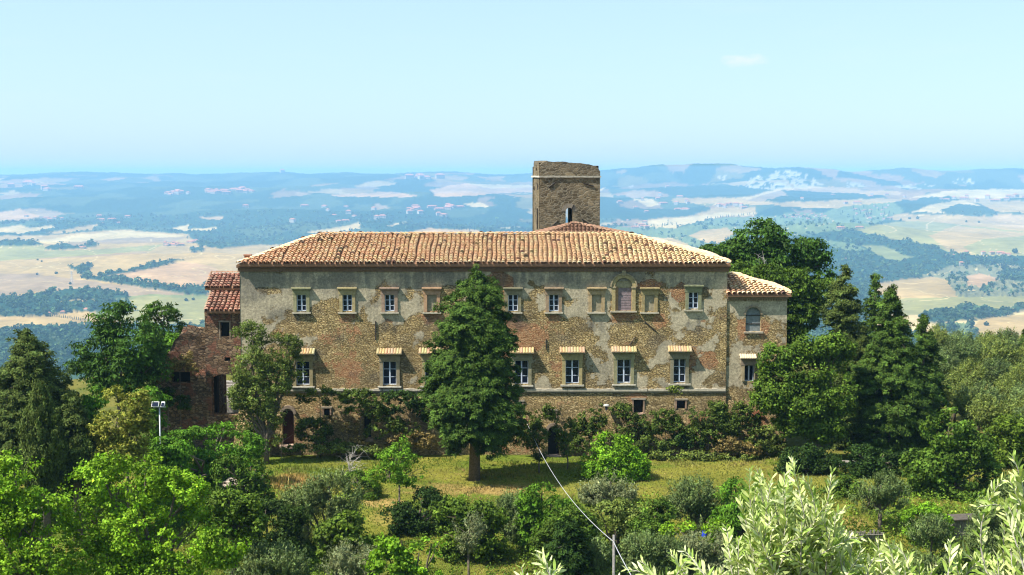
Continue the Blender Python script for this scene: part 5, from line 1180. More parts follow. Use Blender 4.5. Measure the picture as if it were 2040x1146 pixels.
# ivy and dry growth on the basement wall
IV = [('dark ivy hanging over the ledge under the far left lower window', 'ivy', [(640, 782, 26, 12), (612, 790, 20, 14), (660, 795, 26, 16)]), ('ivy spilling over the ledge between the second lower window and the arch', 'ivy', [(720, 790, 46, 18), (690, 806, 24, 20), (745, 812, 30, 26)]),
      ('thick ivy on the basement left of the tall conifer', 'dark', [(800, 800, 44, 24), (845, 815, 26, 26), (770, 808, 26, 20), (838, 790, 24, 14)]), ('round ivy clump low left of the arched recess', 'ivy', [(628, 858, 34, 26), (655, 872, 34, 20), (610, 845, 18, 14)]),
      ('dry brown growth beside the dark red door', 'dry', [(545, 855, 14, 18), (600, 862, 12, 12), (535, 875, 14, 12)]), ('dry brown growth below the arched recess', 'dry', [(700, 850, 18, 14), (660, 835, 12, 12), (712, 880, 26, 14)]), ('brown weeds at the wall foot left of the conifer', 'dry', [(820, 872, 30, 16), (780, 885, 24, 12), (850, 878, 20, 16)]),
      ('ivy bush between the conifer and the basement door', 'ivy', [(1062, 835, 20, 28), (1050, 870, 18, 24), (1092, 822, 16, 16)]), ('ivy mound under the wall lantern', 'ivy', [(1180, 838, 30, 26), (1165, 860, 26, 26), (1190, 815, 18, 12)]), ('ivy right of the wall lantern', 'ivy', [(1240, 815, 20, 14), (1252, 845, 30, 26), (1285, 850, 24, 24), (1270, 870, 30, 18)]),
      ('ivy left of the big ivy dome', 'ivy', [(1325, 830, 26, 18), (1310, 850, 26, 18), (1345, 850, 20, 20)]), ('big dome of dark ivy on the basement right of the last lower window', 'ivy', [(1405, 830, 36, 34), (1432, 850, 30, 36), (1390, 860, 26, 26), (1425, 815, 28, 18)]), ('ivy clump at the junction of basement and annex', 'ivy', [(1480, 820, 22, 24), (1468, 845, 20, 20)]),
      ('tuft of grass growing from the ledge under the last lower window', 'dull', [(1345, 776, 14, 10)]), ('dark low ivy at the wall foot below the big ivy dome', 'dark', [(1360, 875, 26, 16), (1345, 885, 20, 12), (1385, 885, 20, 12)]), ('yellowish dry bush at the wall foot left of the annex', 'dry', [(1455, 885, 24, 16), (1440, 900, 20, 10), (1490, 895, 26, 14)]),
      ('tangled brown shrub at the foot of the annex', 'dull', [(1520, 875, 30, 26), (1545, 860, 24, 22), (1500, 890, 30, 18), (1550, 890, 20, 20)]), ('grassy edge growth along the wall foot left', 'dull', [(600, 893, 40, 8), (680, 892, 50, 9), (760, 897, 40, 8)]), ('grassy edge growth along the wall foot right', 'dull', [(1330, 905, 50, 10), (1400, 908, 50, 10), (1470, 910, 40, 12)]),
      ('trailing ivy low on the wall between the arched recess and the conifer', 'ivy', [(780, 845, 26, 16), (750, 860, 22, 16), (810, 855, 24, 14)]), ('ivy trailing low right of the basement door', 'ivy', [(1160, 885, 22, 14), (1290, 880, 24, 14), (1320, 885, 22, 12)]),
      ('ivy curtain between the big ivy dome and the annex', 'ivy', [(1455, 850, 22, 22), (1440, 822, 18, 16), (1500, 850, 18, 20)]), ('ivy curtain on the corner buttress behind the grey green tree', 'ivy', [(490, 860, 16, 24), (515, 845, 16, 22)]),
      ('dry growth crowning the ruined wall', 'dry', [(345, 725, 26, 12), (372, 712, 14, 14), (385, 732, 14, 10), (330, 735, 14, 10)]), ('dark bush at the foot of the ruined wall', 'dark', [(365, 802, 20, 14), (335, 790, 20, 20), (305, 790, 20, 22)])]
for lab, pal, el in IV:
    isr = 'ruined wall' in lab
    plant('climbing_ivy' if 'ivy' in lab else 'wild_growth', lab, 'ivy' if 'ivy' in lab else 'shrub', 110.9 if isr else (108.7 if el[0][1] < 880 else 108.0), el, pal, L=.17, Wd=.11, rc=.24, cover=2.6, depth=.45, tr=.03, nl=3, yellow=.1, leafvar=.32)

# bare dead shrub on the lawn and dead boughs
def dead(name, label, px, py, Y, h, mat='pale_bark', n_=10, spread=.5, cat='dead tree', z=None):
    b = P(px, py, Y); bz = ground(b[0], Y) if z is None else z; root = thing(name, label, cat, (b[0], Y, bz)); mb = MB(); br = MB()
    top = np.array((b[0] - .2, Y, bz + h)); mb.tube([(b[0], Y, bz - .1), (b[0] + .1, Y, bz + h * .5), top], [.06, .04, .012], 6)
    for k in range(n_):
        t = RNG.uniform(.2, .85); s0 = np.array((b[0] + .05, Y, bz + h * t)); a = RNG.uniform(0, 6.28); e = s0 + np.array((math.cos(a) * spread * h * .6, math.sin(a) * spread * h * .4, RNG.uniform(.05, .35) * h)); limb(br, s0, e, .022, .008, .08, 5, 4)
        for _ in range(4):
            q = RNG.uniform(.3, 1); s1 = s0 * (1 - q) + e * q; limb(br, s1, s1 + RNG.normal(0, .16 * h, 3) + (0, 0, -.03 * h), .010, .004, .05, 4, 3)
    mb.build('trunk', M[mat], root); br.build('branches', M[mat], root)
dead('dead_shrub', 'bare grey dead shrub on the lawn', 695, 955, 97, 3.1, n_=20, spread=.55)
plant('bush', 'low dark bush under the bare grey dead shrub', 'bush', 96, [(708, 955, 22, 20), (735, 975, 24, 20)], 'mid', L=.17, Wd=.1, rc=.26)
dead('dead_tree', 'bare pale dead branches among the green crowns behind the annex', 1522, 548, 131, 3.0, n_=5, spread=.6, z=P(1522, 560, 131)[2])

# undergrowth thicket filling the slope
def weeds():
    C = []; cf = []
    n_ = 5200
    px = RNG.uniform(-60, 2100, n_); Y = RNG.uniform(72, 96, n_); x = (px - CX) / F * Y
    z = H(x, Y); qx, qy = proj(x, Y, z)
    dn = fbm(x / 3.5, Y / 3.5, 801, 3) + .18 * sstep(1000, 1120, qy) + .3 * sstep(1450, 1550, qx) + .3 * sstep(500, 400, qx) - .35 * (np.exp(-((qx - 760) / 60) ** 2 - ((qy - 1020) / 50) ** 2)) - .5 * (np.exp(-((qx - 600) / 110) ** 2 - ((qy - 1070) / 14) ** 2)) - .3 * np.exp(-((qx - 640) / 60) ** 2 - ((qy - 1050) / 25) ** 2)
    ok = (dn > .56) & (qy > np.where((qx > 560) & (qx < 1450), 985, 930)); x, Y, z, dn = x[ok], Y[ok], z[ok], dn[ok]
    K = 34; n_ = len(x); hgt = .25 + (dn - .5) * 2.2
    ci = np.repeat(np.arange(n_), K); o = RNG.normal(0, 1, (n_ * K, 3)); o /= np.linalg.norm(o, axis=1)[:, None]; o *= RNG.random((n_ * K, 1)) ** .4
    pts = np.stack([x, Y, z + .15], 1)[ci] + o * np.stack([np.full(n_, .5), np.full(n_, .5), hgt], 1)[ci]
    k = np.where(vn(x / 2.2, Y / 2.2, 77) > .5, 2.0, .9)[ci]
    gp = H(pts[:, 0], pts[:, 1]); ok = pts[:, 2] > gp; pts, o, k = pts[ok], o[ok], k[ok]
    col = tint_col(PAL['mid'], len(pts), k, .3, .25)
    v, f, c = leaves(pts, o + (0, 0, .6), .17, .10, col); tag(mk('undergrowth', v, f, M['leaf'], None, c), kind='stuff')
    # long grass over the lawn and banks
    n_ = 60000; px = RNG.uniform(300, 2050, n_); Y = RNG.uniform(82, 108.3, n_); x = (px - CX) / F * Y; z = H(x, Y); h = RNG.uniform(.03, .10, n_) * (1 + 1.2 * (fbm(x / 2, Y / 2, 9, 3) > .58))
    qx, qy = proj(x, Y, z); dry = np.clip(fbm(x / 5, Y / 2.5, 55, 4) * 2.4 - 1.05 + .6 * np.exp(-((qx - 590) / 60) ** 2 - ((qy - 960) / 22) ** 2) + .35 * np.exp(-((qx - 940) / 140) ** 2 - ((qy - 985) / 22) ** 2), 0, 1)[:, None]
    h = h * (1 + 2.5 * np.exp(-((qx - 590) / 55) ** 2 - ((qy - 960) / 20) ** 2))
    c = np.array([[.115, .160, .024]]) * (1 - dry) + np.array([[.33, .24, .095]]) * dry; c = c * np.exp(RNG.normal(0, .25, (n_, 1)))
    a = RNG.uniform(0, 6.28, n_); w = .05; dx = np.cos(a) * w; dy = np.sin(a) * w; lx = RNG.normal(0, .06, n_)
    v = np.stack([np.stack([x - dx, Y - dy, z - .02], 1), np.stack([x + dx, Y + dy, z - .02], 1), np.stack([x + dx * .3 + lx, Y + dy * .3, z + h], 1), np.stack([x - dx * .3 + lx, Y - dy * .3, z + h], 1)], 1).reshape(-1, 3)
    tag(mk('long_grass', v, np.arange(n_ * 4).reshape(-1, 4), M['leaf'], None, np.repeat(c, 4, 0)), kind='stuff')
weeds()

# olives of the right hillside, one built tree copied
def copy_tree(o, parent=None):
    c = o.copy(); COL.objects.link(c); c.parent = parent
    for ch in list(o.children): copy_tree(ch, c)
    return c
oy = 140
lab = 'silvery olive tree of the grove, halfway down the right hillside'
protos = [plant('olive_tree', lab, 'olive tree', oy, [(0 + 1900, 700, 30, 20), (1880, 715, 24, 20), (1922, 715, 24, 20), (1900, 725, 30, 14)], 'olive', L=.24, Wd=.08, rc=.4, kind='olive', mat='olive_leaf', cover=2.4, group='olives, halfway', tr=.12),
          plant('olive_tree', lab, 'olive tree', oy, [(1990, 702, 26, 24), (2012, 718, 26, 20), (1972, 720, 20, 18)], 'dull', L=.22, Wd=.08, rc=.4, kind='olive', mat='olive_leaf', cover=2.4, group='olives, halfway', yellow=.15, tr=.12)]
spots = [(1935, 730, 150), (1965, 722, 158), (2015, 730, 152), (2060, 722, 146), (1890, 750, 136), (1935, 765, 132), (1985, 760, 134), (2035, 768, 130), (2080, 755, 134), (1905, 800, 124), (1955, 810, 120), (2010, 800, 122), (2060, 815, 118), (1975, 850, 112), (2070, 860, 108), (1930, 835, 116), (2100, 800, 124), (1870, 705, 165), (1915, 700, 172), (1960, 700, 176), (2005, 704, 170), (2055, 702, 172), (1840, 740, 150), (2030, 850, 112), (2100, 720, 160), (1985, 705, 182), (1900, 705, 186), (2040, 700, 188)]
for i, (px, py, Y) in enumerate(spots):
    o = copy_tree(protos[i % 2]); o['label'] = 'silvery olive tree of the grove, on the skyline of the right hillside' if Y >= 150 else ('silvery olive tree of the grove, halfway down the right hillside' if Y >= 128 else 'silvery olive tree of the grove, in its lowest rows beside the conifers'); o['group'] = 'olives, skyline' if Y >= 150 else ('olives, halfway' if Y >= 128 else 'olives, lowest rows'); x = PX(px, Y); s_ = RNG.uniform(.85, 1.15); g = ground(x, Y); o.location = (x, Y, g); o.rotation_euler = (0, 0, RNG.uniform(0, 6.28))
    want = P(px, py, Y)[2] - g + 1.2; o.scale = (s_, s_, max(.75, min(1.5, want / 4.6)))

# rock, dry bank, shed, chairs, pole, cable, floodlight
def rock(px, py, s_, label, name='boulder'):
    h = hit(px, py, 80); me = bpy.data.meshes.new(name); bm = bmesh.new(); bmesh.ops.create_icosphere(bm, subdivisions=4, radius=s_)
    for q in bm.verts:
        n1 = float(fbm(np.array([q.co.x * 1.6 + px]), np.array([q.co.z * 1.9 + q.co.y * 1.3]), 19, 4)[0]); n2 = float(fbm(np.array([q.co.y * 3 + px]), np.array([q.co.z * 4 + q.co.x]), 29, 2)[0]); q.co = Vector((q.co.x * 1.45, q.co.y, q.co.z * .75)) * (0.5 + .9 * n1 + .25 * round(n2 * 5) / 5)
    bm.to_mesh(me); bm.free(); me.materials.append(M['rock']); o = bpy.data.objects.new(name, me); COL.objects.link(o); o.location = (h[0], h[1], h[2] + s_ * .2); tag(o, label, 'rock')
rock(474, 972, .85, 'pale rock outcrop on the bank at the left end of the lawn'); rock(505, 985, .4, 'small stone just right of the pale rock outcrop')
# shed
s0 = hit(1930, 1078, 70); sx, sy_, sz_ = s0
root = thing('shed', 'small weathered wooden shed under the round leafy tree at the lower right', 'shed', (sx, sy_, sz_))
mb = MB(); w = 1.05
for k in range(12): x = sx - w + k * 2 * w / 12; mb.box(x + .01, x + 2 * w / 12 - .01, sy_ - .02 + random.uniform(-.015, .015), sy_ + .03, sz_ - .2, sz_ + 1.45, (.5, .5, .5))
mb.box(sx - w, sx - w + .05, sy_ + .031, sy_ + .85, sz_ - .2, sz_ + 1.45); mb.box(sx + w - .05, sx + w, sy_ + .031, sy_ + .85, sz_ - .2, sz_ + 1.45); mb.build('board_wall', M['greywood'], root)
mb = MB(); mb.add([(sx - w - .15, sy_ - .3, sz_ + 1.42), (sx + w + .15, sy_ - .3, sz_ + 1.55), (sx + w + .15, sy_ + .9, sz_ + 1.6), (sx - w - .15, sy_ + .9, sz_ + 1.5), (sx - w - .15, sy_ - .3, sz_ + 1.48), (sx + w + .15, sy_ - .3, sz_ + 1.61), (sx + w + .15, sy_ + .9, sz_ + 1.66), (sx - w - .15, sy_ + .9, sz_ + 1.56)], [(3, 2, 1, 0), (4, 5, 6, 7), (0, 1, 5, 4), (1, 2, 6, 5), (2, 3, 7, 6), (3, 0, 4, 7)], (.10, .085, .07)); mb.build('roof', M['trim'], root)
# paling fence of the terrace
a = hit(1650, 1082, 70); b = hit(1760, 1078, 70); root = thing('palisade', 'low paling of weathered stakes holding the small terrace at the lower right', 'fence', a)
mb = MB()
for k in range(30):
    t = k / 29; p = a * (1 - t) + b * t; hh = random.uniform(.55, .85); gz = ground(p[0], p[1]); mb.box(p[0] - .045, p[0] + .045, p[1] - .03, p[1] + .03, gz - .2, gz + hh, (.4, .36, .3), .01)
mb.build('stakes', M['greywood'], root); mb = MB(); mb.tube([a + (0, -.06, .45), b + (0, -.06, .45)], .035, 5); mb.build('rail', M['greywood'], root)
# monobloc chairs and table in the deep shade
for (px, lab_) in ((1599, 'blue plastic garden chair in the shade of the trees, left one'), (1622, 'blue plastic garden chair in the shade of the trees, right one beside the white table')):
    p = P(px, 893, 104); bz = ground(p[0], 104); root = thing('garden_chair', lab_, 'chair', (p[0], 104, bz))
    z = bz; x = p[0]; h_ = .45
    mb = MB(); mb.box(x - .24, x + .24, 103.78, 104.22, z + h_ - .03, z + h_, None, .004); mb.build('seat', M['blue'], root)
    mb = MB(); mb.add([(x - .25, 104.2, z + h_), (x + .25, 104.2, z + h_), (x + .22, 104.36, z + .95), (x - .22, 104.36, z + .95), (x - .25, 104.24, z + h_), (x + .25, 104.24, z + h_), (x + .22, 104.4, z + .95), (x - .22, 104.4, z + .95)], [(0, 1, 2, 3), (7, 6, 5, 4), (3, 2, 6, 7), (0, 3, 7, 4), (1, 5, 6, 2)]); mb.build('backrest', M['blue'], root)
    for sx_ in (-.22, .22):
        for sy2 in (-.2, .2): mb = MB(); mb.tube([(x + sx_ * 1.1, 104 + sy2 * 1.1, z), (x + sx_, 104 + sy2, z + h_ - .03)], [.022, .03], 6); mb.build('leg', M['blue'], root)
p = P(1695, 892, 104); bz = ground(p[0], 104); root = thing('garden_table', 'low grey garden table standing in the shade beside the blue chairs', 'table', (p[0], 104, bz))
mb = MB(); mb.box(p[0] - .9, p[0] + .9, 103.6, 104.4, bz + .7, bz + .74, None, .003); mb.build('tabletop', M['greywood'], root)
for sx_ in (-.8, .8):
    for sy2 in (-.3, .3): mb = MB(); mb.tube([(p[0] + sx_, 104 + sy2, bz), (p[0] + sx_, 104 + sy2, bz + .7)], .025, 6); mb.build('leg', M['greywood'], root)
h = hit(1403, 1100, 70); mb = MB(); mb.tube([h + (0, 0, 1.0), h + (0, 0, 1.05), h + (0.02, 0, 1.38), h + (0.02, 0, 1.4)], [.12, .2, .17, .05], 10); tag(mb.build('plastic_bucket', M['blue'], None), 'small blue plastic container caught in the olive beside the near olive', 'container')
# pole and cable
pt = P(1223, 1066, 60); gz = ground(pt[0], 60); mb = MB(); mb.tube([(pt[0], 60, gz - .3), (pt[0], 60, gz + 3), (pt[0], 60, pt[2])], [.075, .065, .06], 10, cap=True)
tag(mb.build('utility_pole', M['pole'], None, True), 'slim grey pole carrying the pale cable at the bottom centre', 'pole')
c0_ = P(1050, 843, 109.6); c1_ = P(1222, 1079, 60.0) + (0, 0, 0); c2_ = P(1263, 1148, 46)
pts = []
for t in np.linspace(0, 1, 26): q = c0_ * (1 - t) + c1_ * t; q[2] -= 1.15 * 4 * t * (1 - t) * .9; pts.append(q)
pts2 = [c1_ * (1 - t) + (c2_ + (c2_ - c1_) * .6) * t - np.array((0, 0, .15 * 4 * t * (1 - t))) for t in np.linspace(0, 1, 8)][1:]
mb = MB(); mb.tube(pts + pts2, .015, 5); tag(mb.build('overhead_cable', M['cable']), 'pale cable sagging from the monastery wall down to the slim pole', 'cable')
# floodlight
b = P(319, 866, 93); gz = ground(b[0], 93); root = thing('floodlight_mast', 'grey mast with two floodlights left of the gatehouse', 'floodlight', (b[0], 93, gz)); tz = P(319, 812, 93)[2]
mb = MB(); mb.tube([(b[0], 93, gz - .2), (b[0], 93, tz)], [.06, .05], 9); mb.build('mast', M['metal'], root, True)
mb = MB(); mb.box(b[0] - .42, b[0] + .45, 92.95, 93.05, tz, tz + .08); mb.build('crossbar', M['metal'], root)
for dx, w_, tl in ((-.24, .26, .1), (.3, .12, .2)):
    mb = MB(); mb.add([(b[0] + dx - w_, 92.8 - tl, tz + .12), (b[0] + dx + w_, 92.8 - tl, tz + .12), (b[0] + dx + w_, 92.9, tz + .44), (b[0] + dx - w_, 92.9, tz + .44), (b[0] + dx - w_ * .7, 93.1, tz + .14), (b[0] + dx + w_ * .7, 93.1, tz + .14), (b[0] + dx + w_ * .7, 93.15, tz + .38), (b[0] + dx - w_ * .7, 93.15, tz + .38)], [(0, 1, 2, 3), (7, 6, 5, 4), (0, 4, 5, 1), (1, 5, 6, 2), (2, 6, 7, 3), (3, 7, 4, 0)]); lm = mb.build('lamp_housing', M['white'], root)
    mb = MB(); mb.add([(b[0] + dx - w_ * .85, 92.79 - tl, tz + .16), (b[0] + dx + w_ * .85, 92.79 - tl, tz + .16), (b[0] + dx + w_ * .85, 92.88, tz + .41), (b[0] + dx - w_ * .85, 92.88, tz + .41)], [(0, 1, 2, 3)]); mb.build('lamp_glass', M['glass'], lm)
b0 = hit(290, 858, 80); b1 = hit(352, 862, 80); root = thing('handrail', 'thin pale metal handrail beside the floodlight mast', 'railing', b0); mb = MB(); mb.tube([b0 + (0, 0, .45), b1 + (0, 0, .45)], .03, 6); mb.build('rail', M['metal'], root)
for q in (b0, b1): mb = MB(); mb.tube([q, q + (0, 0, .45)], .025, 6); mb.build('post', M['metal'], root)

# ------------------------------------------------------------------ near olive branches
def near_olive(label, tips, base_px, Y, seed, n_per=1):
    rg = np.random.default_rng(seed); bp = P(base_px[0], base_px[1], Y); gz = ground(bp[0], Y)
    root = thing('olive_tree', label, 'olive tree', (bp[0], Y, gz)); mb = MB(); V = []; Fc = []; Cc = []
    mb.tube([(bp[0], Y, gz - .1), (bp[0] + .02, Y, (gz + bp[2]) / 2), bp], [.05, .035, .02], 6)
    for (tx, ty, dY) in tips:
        tp = P(tx, ty, Y + dY); L = np.linalg.norm(tp - bp)
        n_ = 14; pts = []
        side = np.array((rg.normal(0, .07), rg.normal(0, .07), 0)); hook = rg.normal(0, .15)
        for k in range(n_):
            t = k / (n_ - 1); q = bp * (1 - t) + tp * t + side * math.sin(t * math.pi); q[0] += (tp[0] - bp[0]) * .25 * math.sin(t * math.pi) + hook * t ** 4 * .6 - hook * t * .3; q[2] -= abs(hook) * t ** 5 * .5; pts.append(q)
        mb.tube(pts, list(np.linspace(.008, .0012, n_)), 4, cap=False)
        pts = np.array(pts); seg = np.linalg.norm(np.diff(pts, axis=0), axis=1); cum = np.concatenate([[0], np.cumsum(seg)])
        s_ = max(.02, cum[-1] - .62); ph = rg.uniform(0, 3)
        while s_ < cum[-1]:
            q = np.array([np.interp(s_, cum, pts[:, i]) for i in range(3)]); q2 = np.array([np.interp(min(s_ + .02, cum[-1]), cum, pts[:, i]) for i in range(3)]); d = q2 - q
            if np.linalg.norm(d) < 1e-6: d = pts[-1] - pts[-2]
            d /= np.linalg.norm(d); a = np.cross(d, (0.1, 1, 0)); a /= np.linalg.norm(a); b_ = np.cross(d, a)
            for sg in (0, math.pi):
                an = ph + sg + rg.normal(0, .3); out = a * math.cos(an) + b_ * math.sin(an)
                ld = d * rg.uniform(.75, 1.2) + out * rg.uniform(.5, .95) + rg.normal(0, .12, 3); ld /= np.linalg.norm(ld)
                l = rg.uniform(.042, .072) * (1 - .4 * (s_ > cum[-1] - .05)); w = l * rg.uniform(.19, .25)
                nn = np.cross(ld, out + rg.normal(0, .5, 3)); nn /= np.linalg.norm(nn) + 1e-9; sd = np.cross(nn, ld); sd = sd * w / 2 
                bend = -nn * l * rg.uniform(-.12, .12)
                b0_ = len(V); c = np.array((.46, .53, .19)) * math.exp(rg.normal(0, .16)); 
                if rg.random() < .35: c = np.array((.60, .64, .34)) * math.exp(rg.normal(0, .1))
                if rg.random() < .25: c = np.array((.22, .32, .06))
                V += [q, q + ld * l * .3 + sd * .8 + bend * .5, q + ld * l * .3 - sd * .8 + bend * .5, q + ld * l * .62 + sd + bend, q + ld * l * .62 - sd + bend, q + ld * l * .88 + sd * .5 + bend * .6, q + ld * l * .88 - sd * .5 + bend * .6, q + ld * l]
                Cc += [c] * 8
                Fc += [(b0_, b0_ + 2, b0_ + 1), (b0_ + 1, b0_ + 2, b0_ + 4, b0_ + 3), (b0_ + 3, b0_ + 4, b0_ + 6, b0_ + 5), (b0_ + 5, b0_ + 6, b0_ + 7)]
            ph += 1.57; s_ += rg.uniform(.011, .017)
    mk('leaves', V, Fc, M['olive_leaf'], root, np.array(Cc), smooth=False); mb.build('trunk', M['pale_bark'], root)
rg = np.random.default_rng(5)
tips = [(1487, 925, 0), (1500, 950, .1), (1520, 915, 0), (1540, 900, -.1), (1556, 925, .2), (1575, 910, 0), (1596, 895, .1), (1612, 905, 0), (1632, 898, -.1), (1640, 930, .1), (1662, 935, 0), (1655, 960, .2), (1678, 1000, 0), (1685, 1030, .1), (1478, 975, 0), (1470, 1010, .1), (1466, 1050, 0), (1462, 1080, -.1), (1690, 1070, 0)]
for _ in range(165):
    a = rg.uniform(0, 2 * math.pi); r = math.sqrt(rg.random()); tips.append((1573 + 94 * r * math.cos(a), 1045 + 112 * r * math.sin(a), rg.uniform(-.35, .5)))
near_olive('bright sunlit olive close to the camera, the tallest one at the lower right', tips, (1585, 1300), 6.2, 1)
near_olive('small bright olive shoot at the bottom centre close to the camera', [(1088, 1086, 0), (1065, 1098, 0), (1102, 1100, .1), (1048, 1115, 0), (1080, 1110, .2), (1095, 1125, -.1), (1055, 1130, .1), (1038, 1128, 0), (1075, 1130, 0)], (1075, 1260), 5.8, 2)
near_olive('bright olive sprays at the bottom between the pole and the tallest near olive', [(1355, 1082, 0), (1340, 1100, .1), (1272, 1096, 0), (1265, 1110, 0), (1288, 1100, .1), (1310, 1112, 0), (1325, 1105, .2), (1300, 1125, 0), (1372, 1108, 0), (1385, 1120, .1), (1405, 1115, 0), (1430, 1112, 0), (1445, 1120, .1), (1350, 1130, 0), (1280, 1130, 0), (1400, 1135, 0), (1250, 1130, 0), (1330, 1135, 0)], (1340, 1280), 5.6, 3)
near_olive('bright olive sprays at the bottom right of the tallest near olive', [(1757, 1040, 0), (1740, 1055, .1), (1778, 1052, 0), (1800, 1048, 0), (1790, 1070, .1), (1725, 1080, 0), (1760, 1085, .2), (1710, 1095, 0), (1820, 1090, 0), (1745, 1110, 0), (1780, 1115, 0), (1700, 1120, .1), (1830, 1120, 0), (1725, 1130, 0), (1805, 1130, .1)], (1765, 1280), 6.0, 4)
near_olive('low bright olive sprays beside the right corner of the picture', [(1900, 1062, 0), (1885, 1075, 0), (1870, 1090, .1), (1912, 1080, 0), (1860, 1110, 0), (1890, 1105, .1), (1935, 1100, 0), (1845, 1128, 0), (1950, 1085, 0), (1910, 1125, 0), (1875, 1135, 0)], (1890, 1280), 5.8, 5)
near_olive('bright olive branches reaching in at the right edge', [(2008, 918, 0), (1988, 945, .1), (1998, 965, 0), (2018, 950, 0), (1985, 985, 0), (2030, 935, .1), (2035, 880, 0), (2010, 1000, 0), (2040, 980, .1), (1990, 1010, .1), (2000, 1040, 0), (2030, 1030, 0), (1980, 1075, .1), (2020, 1070, 0), (2045, 1080, 0), (1990, 1100, 0), (2035, 1110, .1), (2000, 1125, 0), (1975, 1120, 0)], (2045, 1290), 5.3, 6)

# ------------------------------------------------------------------ the valley: woods, houses, rows of trees
def wood_trees():
    ys = TYs; rr = np.repeat(np.arange(len(ys))[:, None], TX.shape[1], 1)
    sel = TW & (TY > 2100) & (TY < 8200) & (np.abs(Tpx - 1020) < 1300)
    cand = np.argwhere(sel); 
    nsel = 26000; cand = cand[RNG.choice(len(cand), min(nsel, len(cand)), replace=False)]
    x = TX[cand[:, 0], cand[:, 1]]; Y = TY[cand[:, 0], cand[:, 1]]; 
    x = x + RNG.normal(0, 4, len(x)); Y = Y * (1 + RNG.normal(0, .0012, len(x))); z = H(x, Y)
    s = RNG.uniform(5, 11, len(x)) * np.interp(Y, [2100, 8200], [.8, 1.25]); K = 14
    ci = np.repeat(np.arange(len(x)), K); o = RNG.normal(0, 1, (len(ci), 3)); o /= np.linalg.norm(o, axis=1)[:, None]
    pts = np.stack([x, Y, z + s * .6 + 3], 1)[ci] + o * (s * np.array([[.62], [.62], [.7]])).T[ci]
    k = np.exp(RNG.normal(0, .3, len(x)))[ci]
    big = (0.65 + .8 * fbm(x / 300, Y / 500, 3, 3))[ci]
    v, f, c = leaves(pts, o + (0, 0, .5), 1, 1, tint_col((.045, .082, .032), len(pts), k * big, .15, .1)); 
    ctr = np.repeat(pts, 4, 0); sc = np.repeat((s * .95)[ci], 4)[:, None]; v = ctr + (v - ctr) * sc
    tag(mk('woodland', v, f, M['leaf'], None, c), kind='stuff')
wood_trees()
def far_tree_mesh(kind, s=1):
    if kind == 'cypress': o = RNG.normal(0, 1, (70, 3)); o /= np.linalg.norm(o, axis=1)[:, None]; pts = o * np.array([[1.1, 1.1, 6.2]]) + (0, 0, 6.6)
    else: o = RNG.normal(0, 1, (90, 3)); o /= np.linalg.norm(o, axis=1)[:, None]; pts = o * np.array([[4.2, 4.2, 3.6]]) * RNG.uniform(.8, 1.1, (90, 1)) + (0, 0, 4.6)
    return leaves(pts, o + (0, 0, .3), 2.6 if kind == 'cypress' else 3.6, 1.6 if kind == 'cypress' else 2.6, tint_col((.03, .055, .025), len(pts), np.ones(len(pts)), .2))
v, f, c = far_tree_mesh('cypress'); cyp = mk('cypress_tree', v, f, M['leaf'], None, c); v, f, c = far_tree_mesh('round'); rnd = mk('field_tree', v, f, M['leaf'], None, c)
tag(cyp, None, 'tree'); tag(rnd, None, 'tree'); used = {'c': False, 'r': False}
def far_tree(px, py, kind, label, group, s=1.0):
    p = hit(px, py, 2000); src_ = cyp if kind == 'c' else rnd
    o = src_ if not used[kind] else src_.copy()
    if used[kind]: COL.objects.link(o)
    used[kind] = True; o.location = p - np.array((0, 0, .5)); o.scale = (s, s, s * RNG.uniform(.85, 1.2)); o.rotation_euler = (0, 0, RNG.uniform(0, 6)); o['label'] = label; o['group'] = group
for i in range(26): far_tree(86 + i * 3.7, 629 + i * .45 + RNG.normal(0, .7), 'c', 'small cypress in the row beside the villas in the left valley', 'cypress row by the left valley villas', .55)
for px, py in ((1945, 672), (1950, 671), (1956, 671), (1962, 671), (1967, 673), (1941, 674)): far_tree(px, py, 'c', 'small cypress around the pale farmhouse in the lower right valley', 'cypresses at the right valley farmhouse', .7)
for i in range(16): far_tree(1410 + i * 6 + RNG.normal(0, 1.5), 437 - i * .6, 'c', 'tiny cypress in the line along the sunlit ridge field', 'cypresses on the ridge field', 1.3)
for i in range(22): far_tree(1672 + RNG.uniform(0, 110), 436 - RNG.uniform(0, 22), 'c', 'tiny dark cypress on the village hilltop', 'cypresses on the village hill', 1.6)
for i in range(14): far_tree(1318 + RNG.normal(0, 26), 452 + RNG.normal(0, 5), 'c', 'tiny cypress near the farms right of the tower', 'cypresses right of the tower', 1.3)
for i in range(12): far_tree(905 + i * 5, 459 + RNG.normal(0, 1), 'c', 'tiny cypress on the sandy knoll above the roof ridge', 'cypresses on the sandy knoll', 1.3)
for px, py, s_ in ((1963, 531, 2.0), (1979, 531, 2.0), (2000, 535, 2.2), (2030, 545, 2.6), (2018, 545, 2.4), (1965, 649, 1.1), (74, 548, .8), (75, 519, .7), (83, 522, .7), (112, 546, 1.0), (140, 567, .8), (2022, 505, 2.2), (1812, 437, 1.8), (1828, 437, 2.0), (1925, 443, 1.4), (1950, 444, 1.4), (371, 600, 1), (385, 598, .8)): far_tree(px, py, 'r', 'lone round tree standing in the valley fields', 'lone trees in the valley fields', s_)
